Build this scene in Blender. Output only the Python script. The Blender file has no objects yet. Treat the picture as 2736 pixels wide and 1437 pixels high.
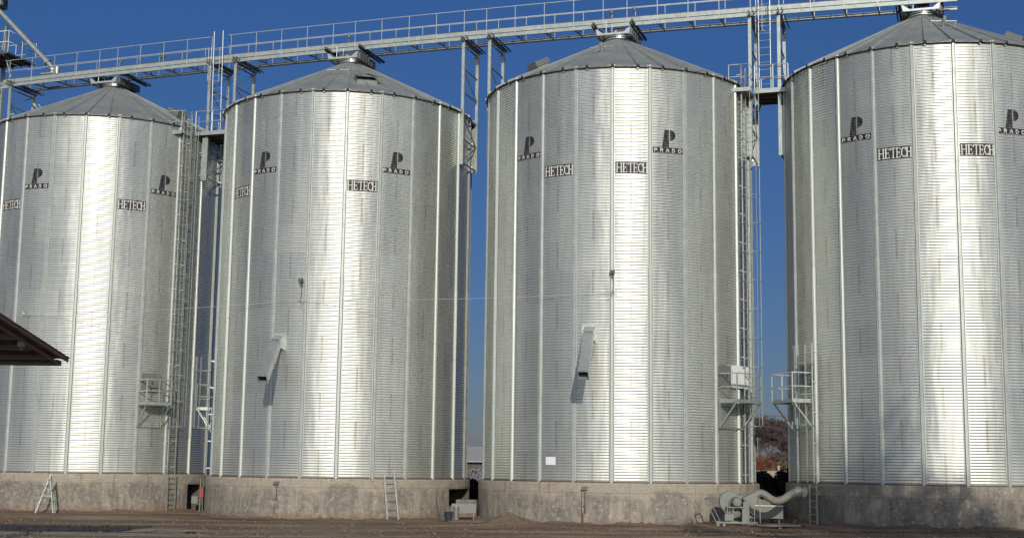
import bpy, math, random
from mathutils import Vector, Matrix
random.seed(7)
PI = math.pi; rad = math.radians
sc = bpy.context.scene
COL = sc.collection

# ---------------------------------------------------------------- camera
cam_d = bpy.data.cameras.new('camera'); cam = bpy.data.objects.new('camera', cam_d); COL.objects.link(cam)
cam_d.sensor_width = 36; cam_d.lens = 36*3634.2/2736; cam_d.clip_start = .1; cam_d.clip_end = 6000
pitch, roll = .1436, .0129
fw = Vector((0, math.cos(pitch), math.sin(pitch))); up = Vector((0, -math.sin(pitch), math.cos(pitch))); rt = Vector((1, 0, 0))
r2 = rt*math.cos(roll)+up*math.sin(roll); u2 = -rt*math.sin(roll)+up*math.cos(roll)
M = Matrix(((r2.x, u2.x, -fw.x, 0), (r2.y, u2.y, -fw.y, 0), (r2.z, u2.z, -fw.z, 2.089), (0, 0, 0, 1)))
cam.matrix_world = M
sc.camera = cam
# ---------------------------------------------------------------- sky and sun
SUN_AZ, SUN_EL = rad(176.0), rad(20.5)          # azimuth clockwise from +Y (the way the camera looks)
w = bpy.data.worlds.new('World'); sc.world = w; w.use_nodes = True
nt = w.node_tree; bg = nt.nodes['Background']
sky = nt.nodes.new('ShaderNodeTexSky'); sky.sky_type = 'NISHITA'; sky.sun_disc = False
sky.sun_elevation = SUN_EL; sky.sun_rotation = SUN_AZ
sky.air_density = 1.0; sky.dust_density = .6; sky.ozone_density = 5.0; sky.altitude = 600
tint = nt.nodes.new('ShaderNodeMix'); tint.data_type = 'RGBA'; tint.blend_type = 'MULTIPLY'; tint.inputs[0].default_value = 1
nt.links.new(sky.outputs[0], tint.inputs[6]); tint.inputs[7].default_value = (.97, .90, 1.06, 1)
hs_ = nt.nodes.new('ShaderNodeHueSaturation'); hs_.inputs['Saturation'].default_value = 1.12; nt.links.new(tint.outputs[2], hs_.inputs['Color'])
tc_ = nt.nodes.new('ShaderNodeTexCoord'); sx_ = nt.nodes.new('ShaderNodeSeparateXYZ'); nt.links.new(tc_.outputs['Generated'], sx_.inputs[0])
def wmath(op, a, b, clamp=False):
    n = nt.nodes.new('ShaderNodeMath'); n.operation = op; n.use_clamp = clamp
    for k, v in enumerate((a, b)):
        if isinstance(v, (int, float)): n.inputs[k].default_value = v
        else: nt.links.new(v, n.inputs[k])
    return n.outputs[0]
low_ = wmath('SUBTRACT', 1.0, wmath('DIVIDE', sx_.outputs[2], .38), True)
dim_ = wmath('SUBTRACT', 1.0, wmath('MULTIPLY', wmath('MULTIPLY', low_, wmath('MULTIPLY', sx_.outputs[1], 1.3, True)), .52))
back_ = wmath('MULTIPLY', wmath('SUBTRACT', 1.0, wmath('DIVIDE', sx_.outputs[2], .75), True), wmath('MULTIPLY', sx_.outputs[1], -1.2, True))   # milky haze added to the sun's side of the sky to brighten wall reflections
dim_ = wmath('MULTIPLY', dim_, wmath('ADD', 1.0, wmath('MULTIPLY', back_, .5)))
vm_ = nt.nodes.new('ShaderNodeVectorMath'); vm_.operation = 'SCALE'; nt.links.new(hs_.outputs[0], vm_.inputs[0]); nt.links.new(dim_, vm_.inputs['Scale'])
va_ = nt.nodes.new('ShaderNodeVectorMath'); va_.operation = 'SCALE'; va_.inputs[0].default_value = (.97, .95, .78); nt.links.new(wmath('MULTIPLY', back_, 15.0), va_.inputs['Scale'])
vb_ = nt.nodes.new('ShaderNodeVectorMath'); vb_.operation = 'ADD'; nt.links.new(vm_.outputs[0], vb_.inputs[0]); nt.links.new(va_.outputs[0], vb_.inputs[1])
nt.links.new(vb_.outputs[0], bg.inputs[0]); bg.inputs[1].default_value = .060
sd = bpy.data.lights.new('sun', 'SUN'); sd.energy = 3.0; sd.angle = rad(.5); sd.color = (1, .93, .82)
sun = bpy.data.objects.new('sun', sd); COL.objects.link(sun)
sdir = Vector((math.sin(SUN_AZ)*math.cos(SUN_EL), math.cos(SUN_AZ)*math.cos(SUN_EL), math.sin(SUN_EL)))
sun.rotation_euler = (-sdir).to_track_quat('-Z', 'Y').to_euler()
sc.view_settings.view_transform = 'Standard'; sc.view_settings.look = 'None'
sc.render.engine = 'CYCLES'; sc.cycles.caustics_reflective = False; sc.cycles.sample_clamp_indirect = 1.0; sc.cycles.blur_glossy = 1.0
sc.view_settings.exposure = 0; sc.view_settings.gamma = 1

# ---------------------------------------------------------------- helpers
class MB:
    def __init__(s): s.v = []; s.f = []; s.m = []; s.sm = []
    def face(s, pts, mi=0, smooth=False):
        n = len(s.v); s.v += [tuple(p) for p in pts]; s.f.append(tuple(range(n, n+len(pts)))); s.m.append(mi); s.sm.append(smooth)
    def raw(s, verts, faces, mi=0, smooth=False):
        n = len(s.v); s.v += [tuple(p) for p in verts]
        for f in faces: s.f.append(tuple(n+i for i in f)); s.m.append(mi); s.sm.append(smooth)
    def box(s, x0, x1, y0, y1, z0, z1, mi=0, T=None):
        P = [Vector(p) for p in ((x0,y0,z0),(x1,y0,z0),(x1,y1,z0),(x0,y1,z0),(x0,y0,z1),(x1,y0,z1),(x1,y1,z1),(x0,y1,z1))]
        if T: P = [T @ p for p in P]
        s.raw(P, [(3,2,1,0),(4,5,6,7),(0,1,5,4),(1,2,6,5),(2,3,7,6),(3,0,4,7)], mi)
    def bar(s, p, q, w, h=None, mi=0, upv=(0,0,1)):
        p = Vector(p); q = Vector(q); h = h or w; d = (q-p)
        if d.length < 1e-6: return
        d.normalize(); u = Vector(upv)
        if abs(d.dot(u)) > .98: u = Vector((0,1,0))
        a = d.cross(u).normalized(); b = a.cross(d).normalized()
        P = []
        for e in (p, q):
            for sa, sb in ((-1,-1),(1,-1),(1,1),(-1,1)): P.append(e+a*sa*w/2+b*sb*h/2)
        s.raw(P, [(3,2,1,0),(4,5,6,7),(0,1,5,4),(1,2,6,5),(2,3,7,6),(3,0,4,7)], mi)
    def tube(s, pts, r, n=8, mi=0, caps=True, closed=False):
        pts = [Vector(p) for p in pts]; N = len(pts); V = []; F = []
        rr = r if isinstance(r, (list, tuple)) else [r]*N
        prev = None
        for i, p in enumerate(pts):
            if closed: d = pts[(i+1) % N]-pts[i-1]
            else: d = pts[min(i+1, N-1)]-pts[max(i-1, 0)]
            d.normalize()
            if prev is None:
                u = Vector((0,0,1)) if abs(d.z) < .9 else Vector((0,1,0))
                a = d.cross(u).normalized()
            else: a = (prev-d*prev.dot(d)).normalized()
            prev = a; b = d.cross(a)
            for k in range(n):
                t = 2*PI*k/n; V.append(p+(a*math.cos(t)+b*math.sin(t))*rr[i])
        for i in range(N if closed else N-1):
            for k in range(n):
                j = (i+1) % N
                F.append((i*n+k, i*n+(k+1) % n, j*n+(k+1) % n, j*n+k))
        s.raw(V, F, mi, True)
        if caps and not closed:
            s.raw(V[:n], [tuple(range(n))[::-1]], mi); s.raw(V[-n:], [tuple(range(n))], mi)
    def build(s, name, mats, parent=None, loc=(0,0,0), rz=0):
        me = bpy.data.meshes.new(name); me.from_pydata(s.v, [], s.f)
        if not isinstance(mats, (list, tuple)): mats = [mats]
        for m in mats: me.materials.append(m)
        me.polygons.foreach_set('material_index', s.m); me.polygons.foreach_set('use_smooth', s.sm)
        me.update(); me.validate()
        o = bpy.data.objects.new(name, me); COL.objects.link(o)
        o.location = loc; o.rotation_euler = (0, 0, rz)
        if parent: o.parent = parent
        return o
def tag(o, label=None, cat=None, group=None, kind=None):
    if label: o['label'] = label
    if cat: o['category'] = cat
    if group: o['group'] = group
    if kind: o['kind'] = kind
    return o
def empty(name, loc=(0,0,0), rz=0, label=None, cat=None, group=None):
    o = bpy.data.objects.new(name, None); COL.objects.link(o); o.location = loc; o.rotation_euler = (0,0,rz); o.empty_display_size = .3
    return tag(o, label, cat, group)
def kids(o): return [c for c in bpy.data.objects if c.parent == o]
def copy_tree(o, parent=None):
    ch = kids(o); c = o.copy(); COL.objects.link(c)
    if parent: c.parent = parent
    for k in ch: copy_tree(k, c)
    return c

# ---------------------------------------------------------------- materials
class NT:
    def __init__(s, name):
        s.m = bpy.data.materials.new(name); s.m.use_nodes = True; s.t = s.m.node_tree; s.b = s.t.nodes['Principled BSDF']
    def n(s, typ, **kw):
        o = s.t.nodes.new('ShaderNode'+typ)
        for k, v in kw.items(): setattr(o, k, v)
        return o
    def L(s, a, b): s.t.links.new(a, b)
    def val(s, x, inp):
        if isinstance(x, (int, float)): inp.default_value = x
        elif isinstance(x, tuple): inp.default_value = x if len(x) == 4 or inp.type == 'VECTOR' else (*x, 1)
        else: s.L(x, inp)
    def math(s, op, a, b=0., c=None, clamp=False):
        o = s.n('Math', operation=op, use_clamp=clamp); s.val(a, o.inputs[0]); s.val(b, o.inputs[1])
        if c is not None: s.val(c, o.inputs[2])
        return o.outputs[0]
    def noise(s, vec, scale, detail=4, rough=.55, stretch=None, out=0):
        if stretch:
            mp = s.n('Mapping'); s.L(vec, mp.inputs[0]); mp.inputs['Scale'].default_value = stretch; vec = mp.outputs[0]
        o = s.n('TexNoise'); s.L(vec, o.inputs['Vector']); o.inputs['Scale'].default_value = scale
        o.inputs['Detail'].default_value = detail; o.inputs['Roughness'].default_value = rough
        return o.outputs[out]
    def ramp(s, fac, stops):
        o = s.n('ValToRGB'); s.val(fac, o.inputs[0]); e = o.color_ramp.elements
        while len(e) < len(stops): e.new(.5)
        for i, (p, c) in enumerate(stops):
            e[i].position = p; e[i].color = (*c, 1) if isinstance(c, tuple) else (c, c, c, 1)
        return o.outputs[0]
    def mix(s, fac, a, b, mode='MIX'):
        o = s.n('Mix', data_type='RGBA', blend_type=mode); s.val(fac, o.inputs[0]); s.val(a, o.inputs[6]); s.val(b, o.inputs[7]); return o.outputs[2]
    def bump(s, h, strength=.3, dist=.02):
        o = s.n('Bump'); s.L(h, o.inputs['Height']); o.inputs['Strength'].default_value = strength; o.inputs['Distance'].default_value = dist
        s.L(o.outputs[0], s.b.inputs['Normal'])
    def set(s, col=None, rough=None, metal=None, spec=None):
        if col is not None: s.val(col, s.b.inputs['Base Color'])
        if rough is not None: s.val(rough, s.b.inputs['Roughness'])
        if metal is not None: s.val(metal, s.b.inputs['Metallic'])
        if spec is not None: s.val(spec, s.b.inputs['Specular IOR Level'])
        return s.m
def obj_co(t): return t.n('TexCoord').outputs['Object']

def m_simple(name, col, rough=.6, metal=0., var=.15, scale=6, bump=0.):
    t = NT(name); co = obj_co(t); f = t.noise(co, scale, 5, .6)
    dark = tuple(c*(1-var) for c in col); lite = tuple(min(1, c*(1+var)) for c in col)
    t.set(t.ramp(f, [(.3, dark), (.7, lite)]), t.ramp(f, [(.3, max(.05, rough-.07)), (.7, min(1, rough+.08))]), metal)
    if bump: t.bump(t.noise(co, scale*3, 4), bump, .02)
    return t.m

def m_wall():
    t = NT('corrugated_galvanised_sheet')
    uv = t.n('UVMap').outputs[0]; sp = t.n('SeparateXYZ'); t.L(uv, sp.inputs[0]); u, v = sp.outputs[0], sp.outputs[1]
    co = obj_co(t); rnd = t.n('ObjectInfo').outputs['Random']
    row = t.math('FLOOR', v); par = t.math('MODULO', row, 2.)
    su = t.math('MULTIPLY', t.math('ADD', t.math('ADD', u, .5), par), .5)      # one sheet spans two columns
    sid = t.math('FLOOR', su)
    wn = t.n('TexWhiteNoise', noise_dimensions='3D'); cb = t.n('CombineXYZ'); t.L(sid, cb.inputs[0]); t.L(row, cb.inputs[1]); t.L(rnd, cb.inputs[2]); t.L(cb.outputs[0], wn.inputs[0])
    sheet = wn.outputs[0]
    # vertical seam at sheet edge, horizontal seam at row edge
    fu = t.math('FRACT', su); du = t.math('MINIMUM', fu, t.math('SUBTRACT', 1., fu))
    vs = t.math('LESS_THAN', du, .0115)
    vline = t.math('MULTIPLY', t.math('LESS_THAN', t.math('ABSOLUTE', t.math('SUBTRACT', du, .011)), .0028), 1.)
    fv = t.math('FRACT', v); hs = t.math('LESS_THAN', fv, .045)
    n1 = t.noise(co, .9, 5, .6); n2 = t.noise(co, 1.0, 5, .65, stretch=(1.6, 1.6, .12)); n3 = t.noise(co, 14, 3, .5)
    col = t.ramp(n2, [(.3, (.59, .62, .57)), (.7, (.73, .76, .70))])
    wc = t.n('TexWhiteNoise', noise_dimensions='2D'); cb2 = t.n('CombineXYZ'); t.L(t.math('FLOOR', u), cb2.inputs[0]); t.L(rnd, cb2.inputs[1]); t.L(cb2.outputs[0], wc.inputs[0])
    k = t.math('ADD', .84, t.math('ADD', t.math('MULTIPLY', sheet, .08), t.math('MULTIPLY', wc.outputs[0], .08)))
    col = t.mix(1., col, t.ramp(k, [(0, 0.), (1, 1.)]), 'MULTIPLY')
    rust = t.math('MULTIPLY', t.math('MAXIMUM', vs, vline), t.ramp(t.noise(co, 3, 3), [(.35, 0.1), (.7, .75)]))
    col = t.mix(t.math('MULTIPLY', rust, .8), col, (.40, .33, .23))
    # bolt dots along the seams
    bu = t.math('FRACT', t.math('MULTIPLY', u, 22.)); b1 = t.math('LESS_THAN', t.math('ABSOLUTE', t.math('SUBTRACT', bu, .5)), .17)
    hb = t.math('MULTIPLY', b1, t.math('LESS_THAN', t.math('ABSOLUTE', t.math('SUBTRACT', fv, .022)), .015))
    bv = t.math('FRACT', t.math('MULTIPLY', v, 11.)); vb = t.math('MULTIPLY', t.math('LESS_THAN', t.math('ABSOLUTE', t.math('SUBTRACT', bv, .5)), .2), t.math('LESS_THAN', t.math('ABSOLUTE', t.math('SUBTRACT', du, .006)), .003))
    col = t.mix(t.math('MULTIPLY', t.math('MAXIMUM', hb, vb), .65), col, (.22, .22, .21))
    col = t.mix(t.math('MULTIPLY', hs, .25), col, (.80, .80, .78))
    # dust splashed up on the lowest sheets
    z = t.n('SeparateXYZ'); t.L(co, z.inputs[0])
    low = t.math('MULTIPLY', t.ramp(z.outputs[2], [(0, 1.), (.9, 0.)]), t.ramp(n1, [(.3, .2), (.7, .8)]))
    col = t.mix(t.math('MULTIPLY', low, .45), col, (.36, .31, .24))
    fresh = t.ramp(sheet, [(.70, 0.), (.80, 1.)])
    rg = t.math('ADD', .385, t.math('ADD', t.math('MULTIPLY', sheet, .03), t.math('MULTIPLY', n1, .06)))
    rg = t.math('ADD', rg, t.math('MULTIPLY', low, .25))
    drip = t.math('MULTIPLY', t.ramp(t.noise(co, 6., 4, .6, stretch=(1, 1, .035)), [(.55, 0.), (.68, 1.)]), t.ramp(n2, [(.35, .2), (.65, 1.)]))
    col = t.mix(t.math('MULTIPLY', drip, .30), col, (.30, .27, .21))
    rg = t.math('SUBTRACT', rg, t.math('ADD', t.math('MULTIPLY', fresh, .03), t.math('MULTIPLY', t.math('SUBTRACT', t.noise(co, .55, 3, .55, stretch=(1.5, 1.5, .35)), .5), .35)))
    t.set(col, rg, t.math('ADD', .80, t.math('MULTIPLY', fresh, .04)))
    t.b.inputs['Coat Weight'].default_value = .45; t.b.inputs['Coat Roughness'].default_value = .20
    bh = t.math('ADD', t.math('MULTIPLY', t.noise(co, 1.5, 2, .5, stretch=(1, 1, .22)), 1.), t.math('MULTIPLY', hs, .012))
    t.bump(bh, .30, .12)
    return t.m

def m_roof():
    t = NT('roof_sheet'); co = obj_co(t)
    n2 = t.noise(co, 1.2, 5, .6); n3 = t.noise(co, 12, 4, .6)
    col = t.ramp(n2, [(.3, (.30, .325, .305)), (.7, (.42, .445, .42))])
    col = t.mix(t.ramp(n3, [(.55, 0.), (.75, .35)]), col, (.25, .25, .23))
    t.set(col, t.ramp(n3, [(.3, .5), (.7, .65)]), .5); t.bump(n2, .3, .03)
    return t.m

def m_concrete():
    t = NT('weathered_concrete'); co = obj_co(t); rnd = t.n('ObjectInfo').outputs['Random']
    z = t.n('SeparateXYZ'); t.L(co, z.inputs[0]); zz = z.outputs[2]
    off = t.n('VectorMath', operation='ADD'); t.L(co, off.inputs[0]); cb = t.n('CombineXYZ'); t.L(t.math('MULTIPLY', rnd, 40.), cb.inputs[0]); t.L(cb.outputs[0], off.inputs[1]); c2 = off.outputs[0]
    big = t.noise(c2, .75, 6, .62); streak = t.noise(c2, 3.0, 5, .65, stretch=(1.6, 1.6, .22)); fine = t.noise(c2, 18, 5, .7); spots = t.noise(c2, 5.5, 6, .7)
    base = t.ramp(fine, [(.25, (.25, .222, .172)), (.75, (.435, .388, .305))])
    # soot-grey weathering, ragged upper edge about two thirds up the wall
    edge = t.math('SUBTRACT', t.math('ADD', 1.22, t.math('MULTIPLY', t.math('SUBTRACT', big, .5), 1.6)), zz)
    m1 = t.math('MULTIPLY', edge, 5., clamp=True)
    m2 = t.ramp(t.math('ADD', t.math('MULTIPLY', streak, .55), t.math('MULTIPLY', big, .5)), [(.40, 0.), (.54, 1.)])
    m3 = t.ramp(spots, [(.36, .45), (.56, 1.)])
    mk = t.math('MULTIPLY', t.math('MULTIPLY', m1, m2), m3)
    amt = t.n('AttributeNode') if False else None
    grey = t.ramp(fine, [(.3, (.125, .116, .10)), (.7, (.20, .185, .158))])
    col = t.mix(t.math('MULTIPLY', mk, .92), base, grey)
    at = t.n('Attribute', attribute_type='OBJECT', attribute_name='soot')
    dk = t.math('MULTIPLY', at.outputs['Fac'], t.ramp(t.noise(c2, 1.1, 6, .65, stretch=(1, 1, .6)), [(.38, .25), (.62, 1.)]))
    col = t.mix(dk, col, (.075, .073, .07))
    lite = t.ramp(t.noise(c2, 6, 6, .7), [(.56, 0.), (.66, .8)])
    col = t.mix(t.math('MULTIPLY', lite, .75), col, (.52, .48, .41))
    dirt = t.math('MULTIPLY', t.ramp(zz, [(0, 1.), (.22, 0.)]), t.ramp(spots, [(.3, .4), (.7, 1.)]))
    col = t.mix(dirt, col, (.22, .13, .08))
    yx = t.n('SeparateXYZ'); t.L(co, yx.inputs[0]); an = t.math('MULTIPLY', t.math('ARCTAN2', yx.outputs[1], yx.outputs[0]), 14/(2*PI))
    wob = t.math('MULTIPLY', t.math('SUBTRACT', t.noise(c2, 3, 4), .5), .04)
    ja = t.math('ABSOLUTE', t.math('SUBTRACT', t.math('FRACT', t.math('ADD', an, wob)), .5)); joint = t.math('LESS_THAN', ja, .0035)
    hz = t.math('LESS_THAN', t.math('ABSOLUTE', t.math('SUBTRACT', zz, t.math('ADD', 1.16, wob))), .010)
    vo = t.n('TexVoronoi', feature='DISTANCE_TO_EDGE'); vo.inputs['Scale'].default_value = .9; wv_ = t.n('VectorMath', operation='ADD'); t.L(c2, wv_.inputs[0]); t.L(t.noise(c2, 2.5, 5, .7, out=1), wv_.inputs[1]); t.L(wv_.outputs[0], vo.inputs['Vector'])
    crack = t.math('MULTIPLY', t.math('LESS_THAN', vo.outputs['Distance'], .007), t.math('GREATER_THAN', t.noise(c2, .8, 3), .52))
    lines = t.math('MAXIMUM', t.math('MULTIPLY', t.math('MAXIMUM', joint, hz), .45), t.math('MULTIPLY', crack, .8))
    col = t.mix(lines, col, (.06, .05, .04))
    runs = t.ramp(t.noise(c2, 7., 3, .6, stretch=(1, 1, .05)), [(.58, 0.), (.70, 1.)]); topm = t.ramp(t.math('SUBTRACT', zz, t.math('MULTIPLY', big, 1.3)), [(.15, 0.), (.9, 1.)])
    col = t.mix(t.math('MULTIPLY', t.math('MULTIPLY', runs, topm), .6), col, (.13, .085, .055))
    t.set(col, .9, 0.); t.bump(t.math('ADD', fine, t.math('MULTIPLY', spots, 1.5)), .45, .02)
    return t.m

def m_ground():
    t = NT('yard_dirt'); co = obj_co(t)
    b = t.noise(co, 1., 6, .62, stretch=(.16, .55, 1)); c = t.noise(co, 9, 6, .7); d = t.noise(co, 60, 3, .6); g_ = t.noise(co, 1., 5, .7, stretch=(.55, 1.7, 1))
    e = t.noise(co, 1., 5, .6, stretch=(.05, .62, 1)); a = t.noise(co, .22, 4, .6)
    mx_ = t.math('ADD', t.math('ADD', t.math('MULTIPLY', b, .50), t.math('MULTIPLY', g_, .32)), t.math('MULTIPLY', c, .18))
    col = t.ramp(mx_, [(.42, (.085, .048, .024)), (.50, (.25, .165, .095)), (.58, (.47, .35, .225))])
    col = t.mix(t.ramp(a, [(.45, 0.), (.62, .5)]), col, (.38, .28, .175))
    sx = t.n('SeparateXYZ'); t.L(co, sx.inputs[0])
    conc = t.math('MULTIPLY', t.ramp(t.math('MULTIPLY', sx.outputs[0], -.04), [(.12, 0.), (.34, 1.)]), t.ramp(t.math('DIVIDE', t.math('SUBTRACT', 50., sx.outputs[1]), 12.), [(.2, 0.), (.55, 1.)]))
    conc = t.math('MULTIPLY', conc, t.ramp(g_, [(.42, .0), (.55, 1.)]))
    col = t.mix(t.math('MULTIPLY', conc, .8), col, (.42, .38, .31))
    rt_ = t.noise(co, 1., 3, .5, stretch=(.03, 1.1, 1)); ruts = t.math('MULTIPLY', t.ramp(rt_, [(.52, 0.), (.56, 1.)]), t.ramp(g_, [(.4, .3), (.55, 1.)]))
    col = t.mix(t.math('MULTIPLY', ruts, .5), col, (.10, .06, .035))
    wet = t.ramp(e, [(.49, 0.), (.56, 1.)])
    col = t.mix(t.math('MULTIPLY', wet, .62), col, (.070, .038, .022))
    t.set(col, t.math('SUBTRACT', .95, t.math('MULTIPLY', wet, .35)), 0.)
    t.bump(t.math('ADD', t.math('ADD', b, t.math('MULTIPLY', g_, .8)), t.math('ADD', t.math('MULTIPLY', c, .3), t.math('MULTIPLY', d, .08))), .8, .12)
    return t.m

M_WALL = m_wall(); M_ROOF = m_roof(); M_CONC = m_concrete(); M_GROUND = m_ground()
M_GALV = m_simple('galvanised_steel', (.40, .44, .405), .45, .55, .14, 5)
M_GALVB = m_simple('bright_galvanised_steel', (.52, .55, .52), .38, .65, .1, 5)
M_STIFF = m_simple('galvanised_stiffener', (.44, .475, .44), .5, .5, .1, 3)
M_DARK = m_simple('dark_grey_steel', (.09, .095, .095), .55, .3, .2, 5)
def m_logo():
    t = NT('worn_black_logo_paint'); co = obj_co(t); n = t.noise(co, 7, 6, .7, stretch=(1, 1, .5)); n2 = t.noise(co, 40, 3, .6)
    f = t.ramp(t.math('ADD', t.math('MULTIPLY', n, .7), t.math('MULTIPLY', n2, .3)), [(.46, 0.), (.66, 1.)])
    t.set(t.mix(f, (.022, .020, .022), (.12, .12, .115)), .45, 0.); return t.m
M_BLACK = m_logo()
M_WHITEP = m_simple('white_logo_paint', (.72, .72, .68), .5, 0., .08, 8)
M_GREYP = m_simple('grey_green_paint', (.17, .19, .172), .5, .1, .1, 6)
M_LGREY = m_simple('light_grey_paint', (.165, .175, .155), .45, .1, .1, 4)
M_WHITE = m_simple('white_enamel', (.80, .81, .80), .4, 0., .04, 4)
M_RED = m_simple('red_paint', (.28, .035, .03), .5, 0., .15, 6)
M_MAROON = m_simple('maroon_sheet', (.075, .022, .026), .6, 0., .2, 4)
M_TIMBER = m_simple('grey_timber', (.20, .17, .14), .85, 0., .25, 8, .3)
M_RUBBER_SHADE = m_simple('rubber_and_rib_shade', (.02, .02, .02), .75, 0., .2, 8)  # bucket rubber, also the black that stands for shade in the rib ends
M_HOSE = m_simple('pale_hose_canvas', (.21, .205, .18), .6, .1, .15, 12, .2)
M_PIT = m_simple('dark_concrete', (.10, .09, .08), .9, 0., .3, 3, .3)  # darker concrete tone for plinth recesses and the barn wall
M_SAND = m_simple('damp_sand', (.17, .125, .085), .95, 0., .3, 9, .8)
M_GLASS = m_simple('dark_window_glass', (.02, .025, .03), .12, 0., .1, 3)
M_RUST = m_simple('rusty_steel', (.13, .09, .07), .8, .3, .3, 8)
M_CABLE = m_simple('pale_cable', (.55, .56, .55), .5, 0., .05, 3)
M_PAPER = m_simple('white_notice_paper', (.78, .79, .80), .6, 0., .04, 8)
def m_puddle():
    t = NT('puddle_water'); co = obj_co(t)
    t.set((.03, .025, .02), .03, 0.); t.bump(t.noise(co, 6, 2), .03, .01); return t.m
M_PUD = m_puddle()
def m_bark(name, a, b):
    t = NT(name); co = obj_co(t); n = t.noise(co, 6, 4, .6, stretch=(1, 1, .3)); t.set(t.ramp(n, [(.3, a), (.7, b)]), .9, 0.); return t.m
M_TWIG = m_bark('bare_purple_brown_twigs', (.070, .050, .050), (.15, .112, .108))
M_BARK = m_bark('grey_brown_bark', (.06, .05, .04), (.14, .115, .095))
M_RUSTLEAF = m_bark('rust_red_dry_leaves', (.13, .04, .02), (.26, .10, .05))
M_TAN = m_bark('tan_dry_leaves', (.13, .08, .045), (.24, .16, .09))
M_HEDGE = m_bark('dark_evergreen_leaves', (.03, .02, .014), (.085, .058, .04))

# ---------------------------------------------------------------- layout
R = 5.4307; ROW = 1.12; HW = 14*ROW; ST = 2*PI/24
SILO = {1: (-19.275, 63.82, 1.538, -.074, -.442), 2: (-7.327, 59.27, 1.505, -.083, -.948),
        3: (4.372, 55.48, 1.525, .022, -1.167), 4: (16.194, 52.18, 1.597, .17, -1.158)}
def gz(x, y=50):
    t = max(0, min(1, (x+9)/26)); return -.08+.26*t
def sp(i, a, r, z):
    cx, cy = SILO[i][:2]; return Vector((cx+r*math.sin(a), cy-r*math.cos(a), z))
LX, LY = -1.509, 57.6875; LA = math.atan2(-.31163788, .95020094)
SS = {1: -18.792, 2: -6.021, 3: 6.276, 4: 18.538}
def cv(s, off, z):
    return Vector((LX+s*math.cos(LA)-off*math.sin(LA), LY+s*math.sin(LA)+off*math.cos(LA), z))

# ---------------------------------------------------------------- ground
def build_ground():
    xs = [-1500, -700, -300, -150, -80]+[-60+i*1.0 for i in range(121)]+[80, 150, 300, 700, 1500]
    ys = [-1500, -500, -150, -50, -10]+[i*1.0 for i in range(0, 91)]+[110, 160, 300, 700, 1500, 2600]
    V = []; F = []
    rng = random.Random(3)
    for y in ys:
        for x in xs:
            j = (rng.random()-.5)*.035 if 5 < y < 85 and abs(x) < 55 else 0
            V.append((x, y, gz(x)+j))
    nx = len(xs)
    for j in range(len(ys)-1):
        for i in range(nx-1): F.append((j*nx+i, j*nx+i+1, (j+1)*nx+i+1, (j+1)*nx+i))
    mb = MB(); mb.raw(V, F, 0, True)
    tag(mb.build('ground', M_GROUND), 'brown muddy yard of packed dirt with wet streaks', None, None, 'structure')
build_ground()
def puddle(x, y, rx, ry, seed):
    rng = random.Random(seed); mb = MB(); P = []
    for k in range(28):
        t = 2*PI*k/28; q = 1+.3*math.sin(3*t+seed)+.15*rng.uniform(-1, 1)
        P.append((x+rx*q*math.cos(t), y+ry*q*math.sin(t), gz(x)+.026))
    mb.face(P); tag(mb.build('puddle', M_PUD), None, None, None, 'structure')
puddle(9.3, 48.0, .85, .75, 1); puddle(-9.6, 42.3, .45, .30, 2); puddle(-11.2, 42.6, .5, .2, 3); puddle(-2.6, 52.3, .4, .2, 5)

# ---------------------------------------------------------------- silo pieces
A_C = .0105; NP_ = 11; PITCH = ROW/NP_
def r_wall(z): return R+A_C*math.cos(2*PI*z/PITCH)
def build_wall(root):
    NA = 120; seg = 6; NZ = 14*NP_*seg
    V = []; F = []
    cs = [(math.sin(2*PI*k/NA), -math.cos(2*PI*k/NA)) for k in range(NA)]
    for j in range(NZ+1):
        z = HW*j/NZ; r = r_wall(z)
        V += [(r*c[0], r*c[1], z) for c in cs]
    for j in range(NZ):
        b = j*NA
        F += [(b+k, b+(k+1) % NA, b+NA+(k+1) % NA, b+NA+k) for k in range(NA)]
    me = bpy.data.meshes.new('wall'); me.from_pydata(V, [], F); me.materials.append(M_WALL)
    me.polygons.foreach_set('use_smooth', [True]*len(F))
    uvl = me.uv_layers.new(name='UVMap'); uv = []
    for j in range(NZ):
        v0 = 14*j/NZ; v1 = 14*(j+1)/NZ
        for k in range(NA):
            u0 = 24*k/NA; u1 = 24*(k+1)/NA; uv += [u0, v0, u1, v0, u1, v1, u0, v1]
    uvl.data.foreach_set('uv', uv)
    o = bpy.data.objects.new('wall', me); COL.objects.link(o); o.parent = root; return o
def build_stiffener():
    # hat profile, lower half a heavier gauge than the upper one
    mb = MB()
    for z0, z1, w_, d in ((-.02, 7.9, .074, .060), (7.86, HW+.02, .064, .052)):
        prof = [(-w_-.034, -.006), (-w_-.030, .004), (-w_-.004, .006), (-w_*.52, d), (-w_*.20, d), (-w_*.10, d-.016), (w_*.10, d-.016), (w_*.20, d), (w_*.52, d), (w_+.004, .006), (w_+.030, .004), (w_+.034, -.006)]
        y0 = -(R+A_C+.002)
        V = [(x, y0-y, z0) for x, y in prof]+[(x, y0-y, z1) for x, y in prof]; n = len(prof)
        mb.raw(V, [(i, i+1, n+i+1, n+i) for i in range(n-1)]+[tuple(range(n))[::-1], tuple(range(n, 2*n))])
    for k in range(28):                      # bolt rows
        z = .3+k*.55
        for sx in (-.092, .092): mb.box(sx-.008, sx+.008, y0-.016, y0-.002, z-.008, z+.008)
    return mb
RISE = 2.54; RN = .60; SL = math.atan2(RISE, R-RN)
def roof_z(r): return HW+(R-r)*RISE/(R-RN)
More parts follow.
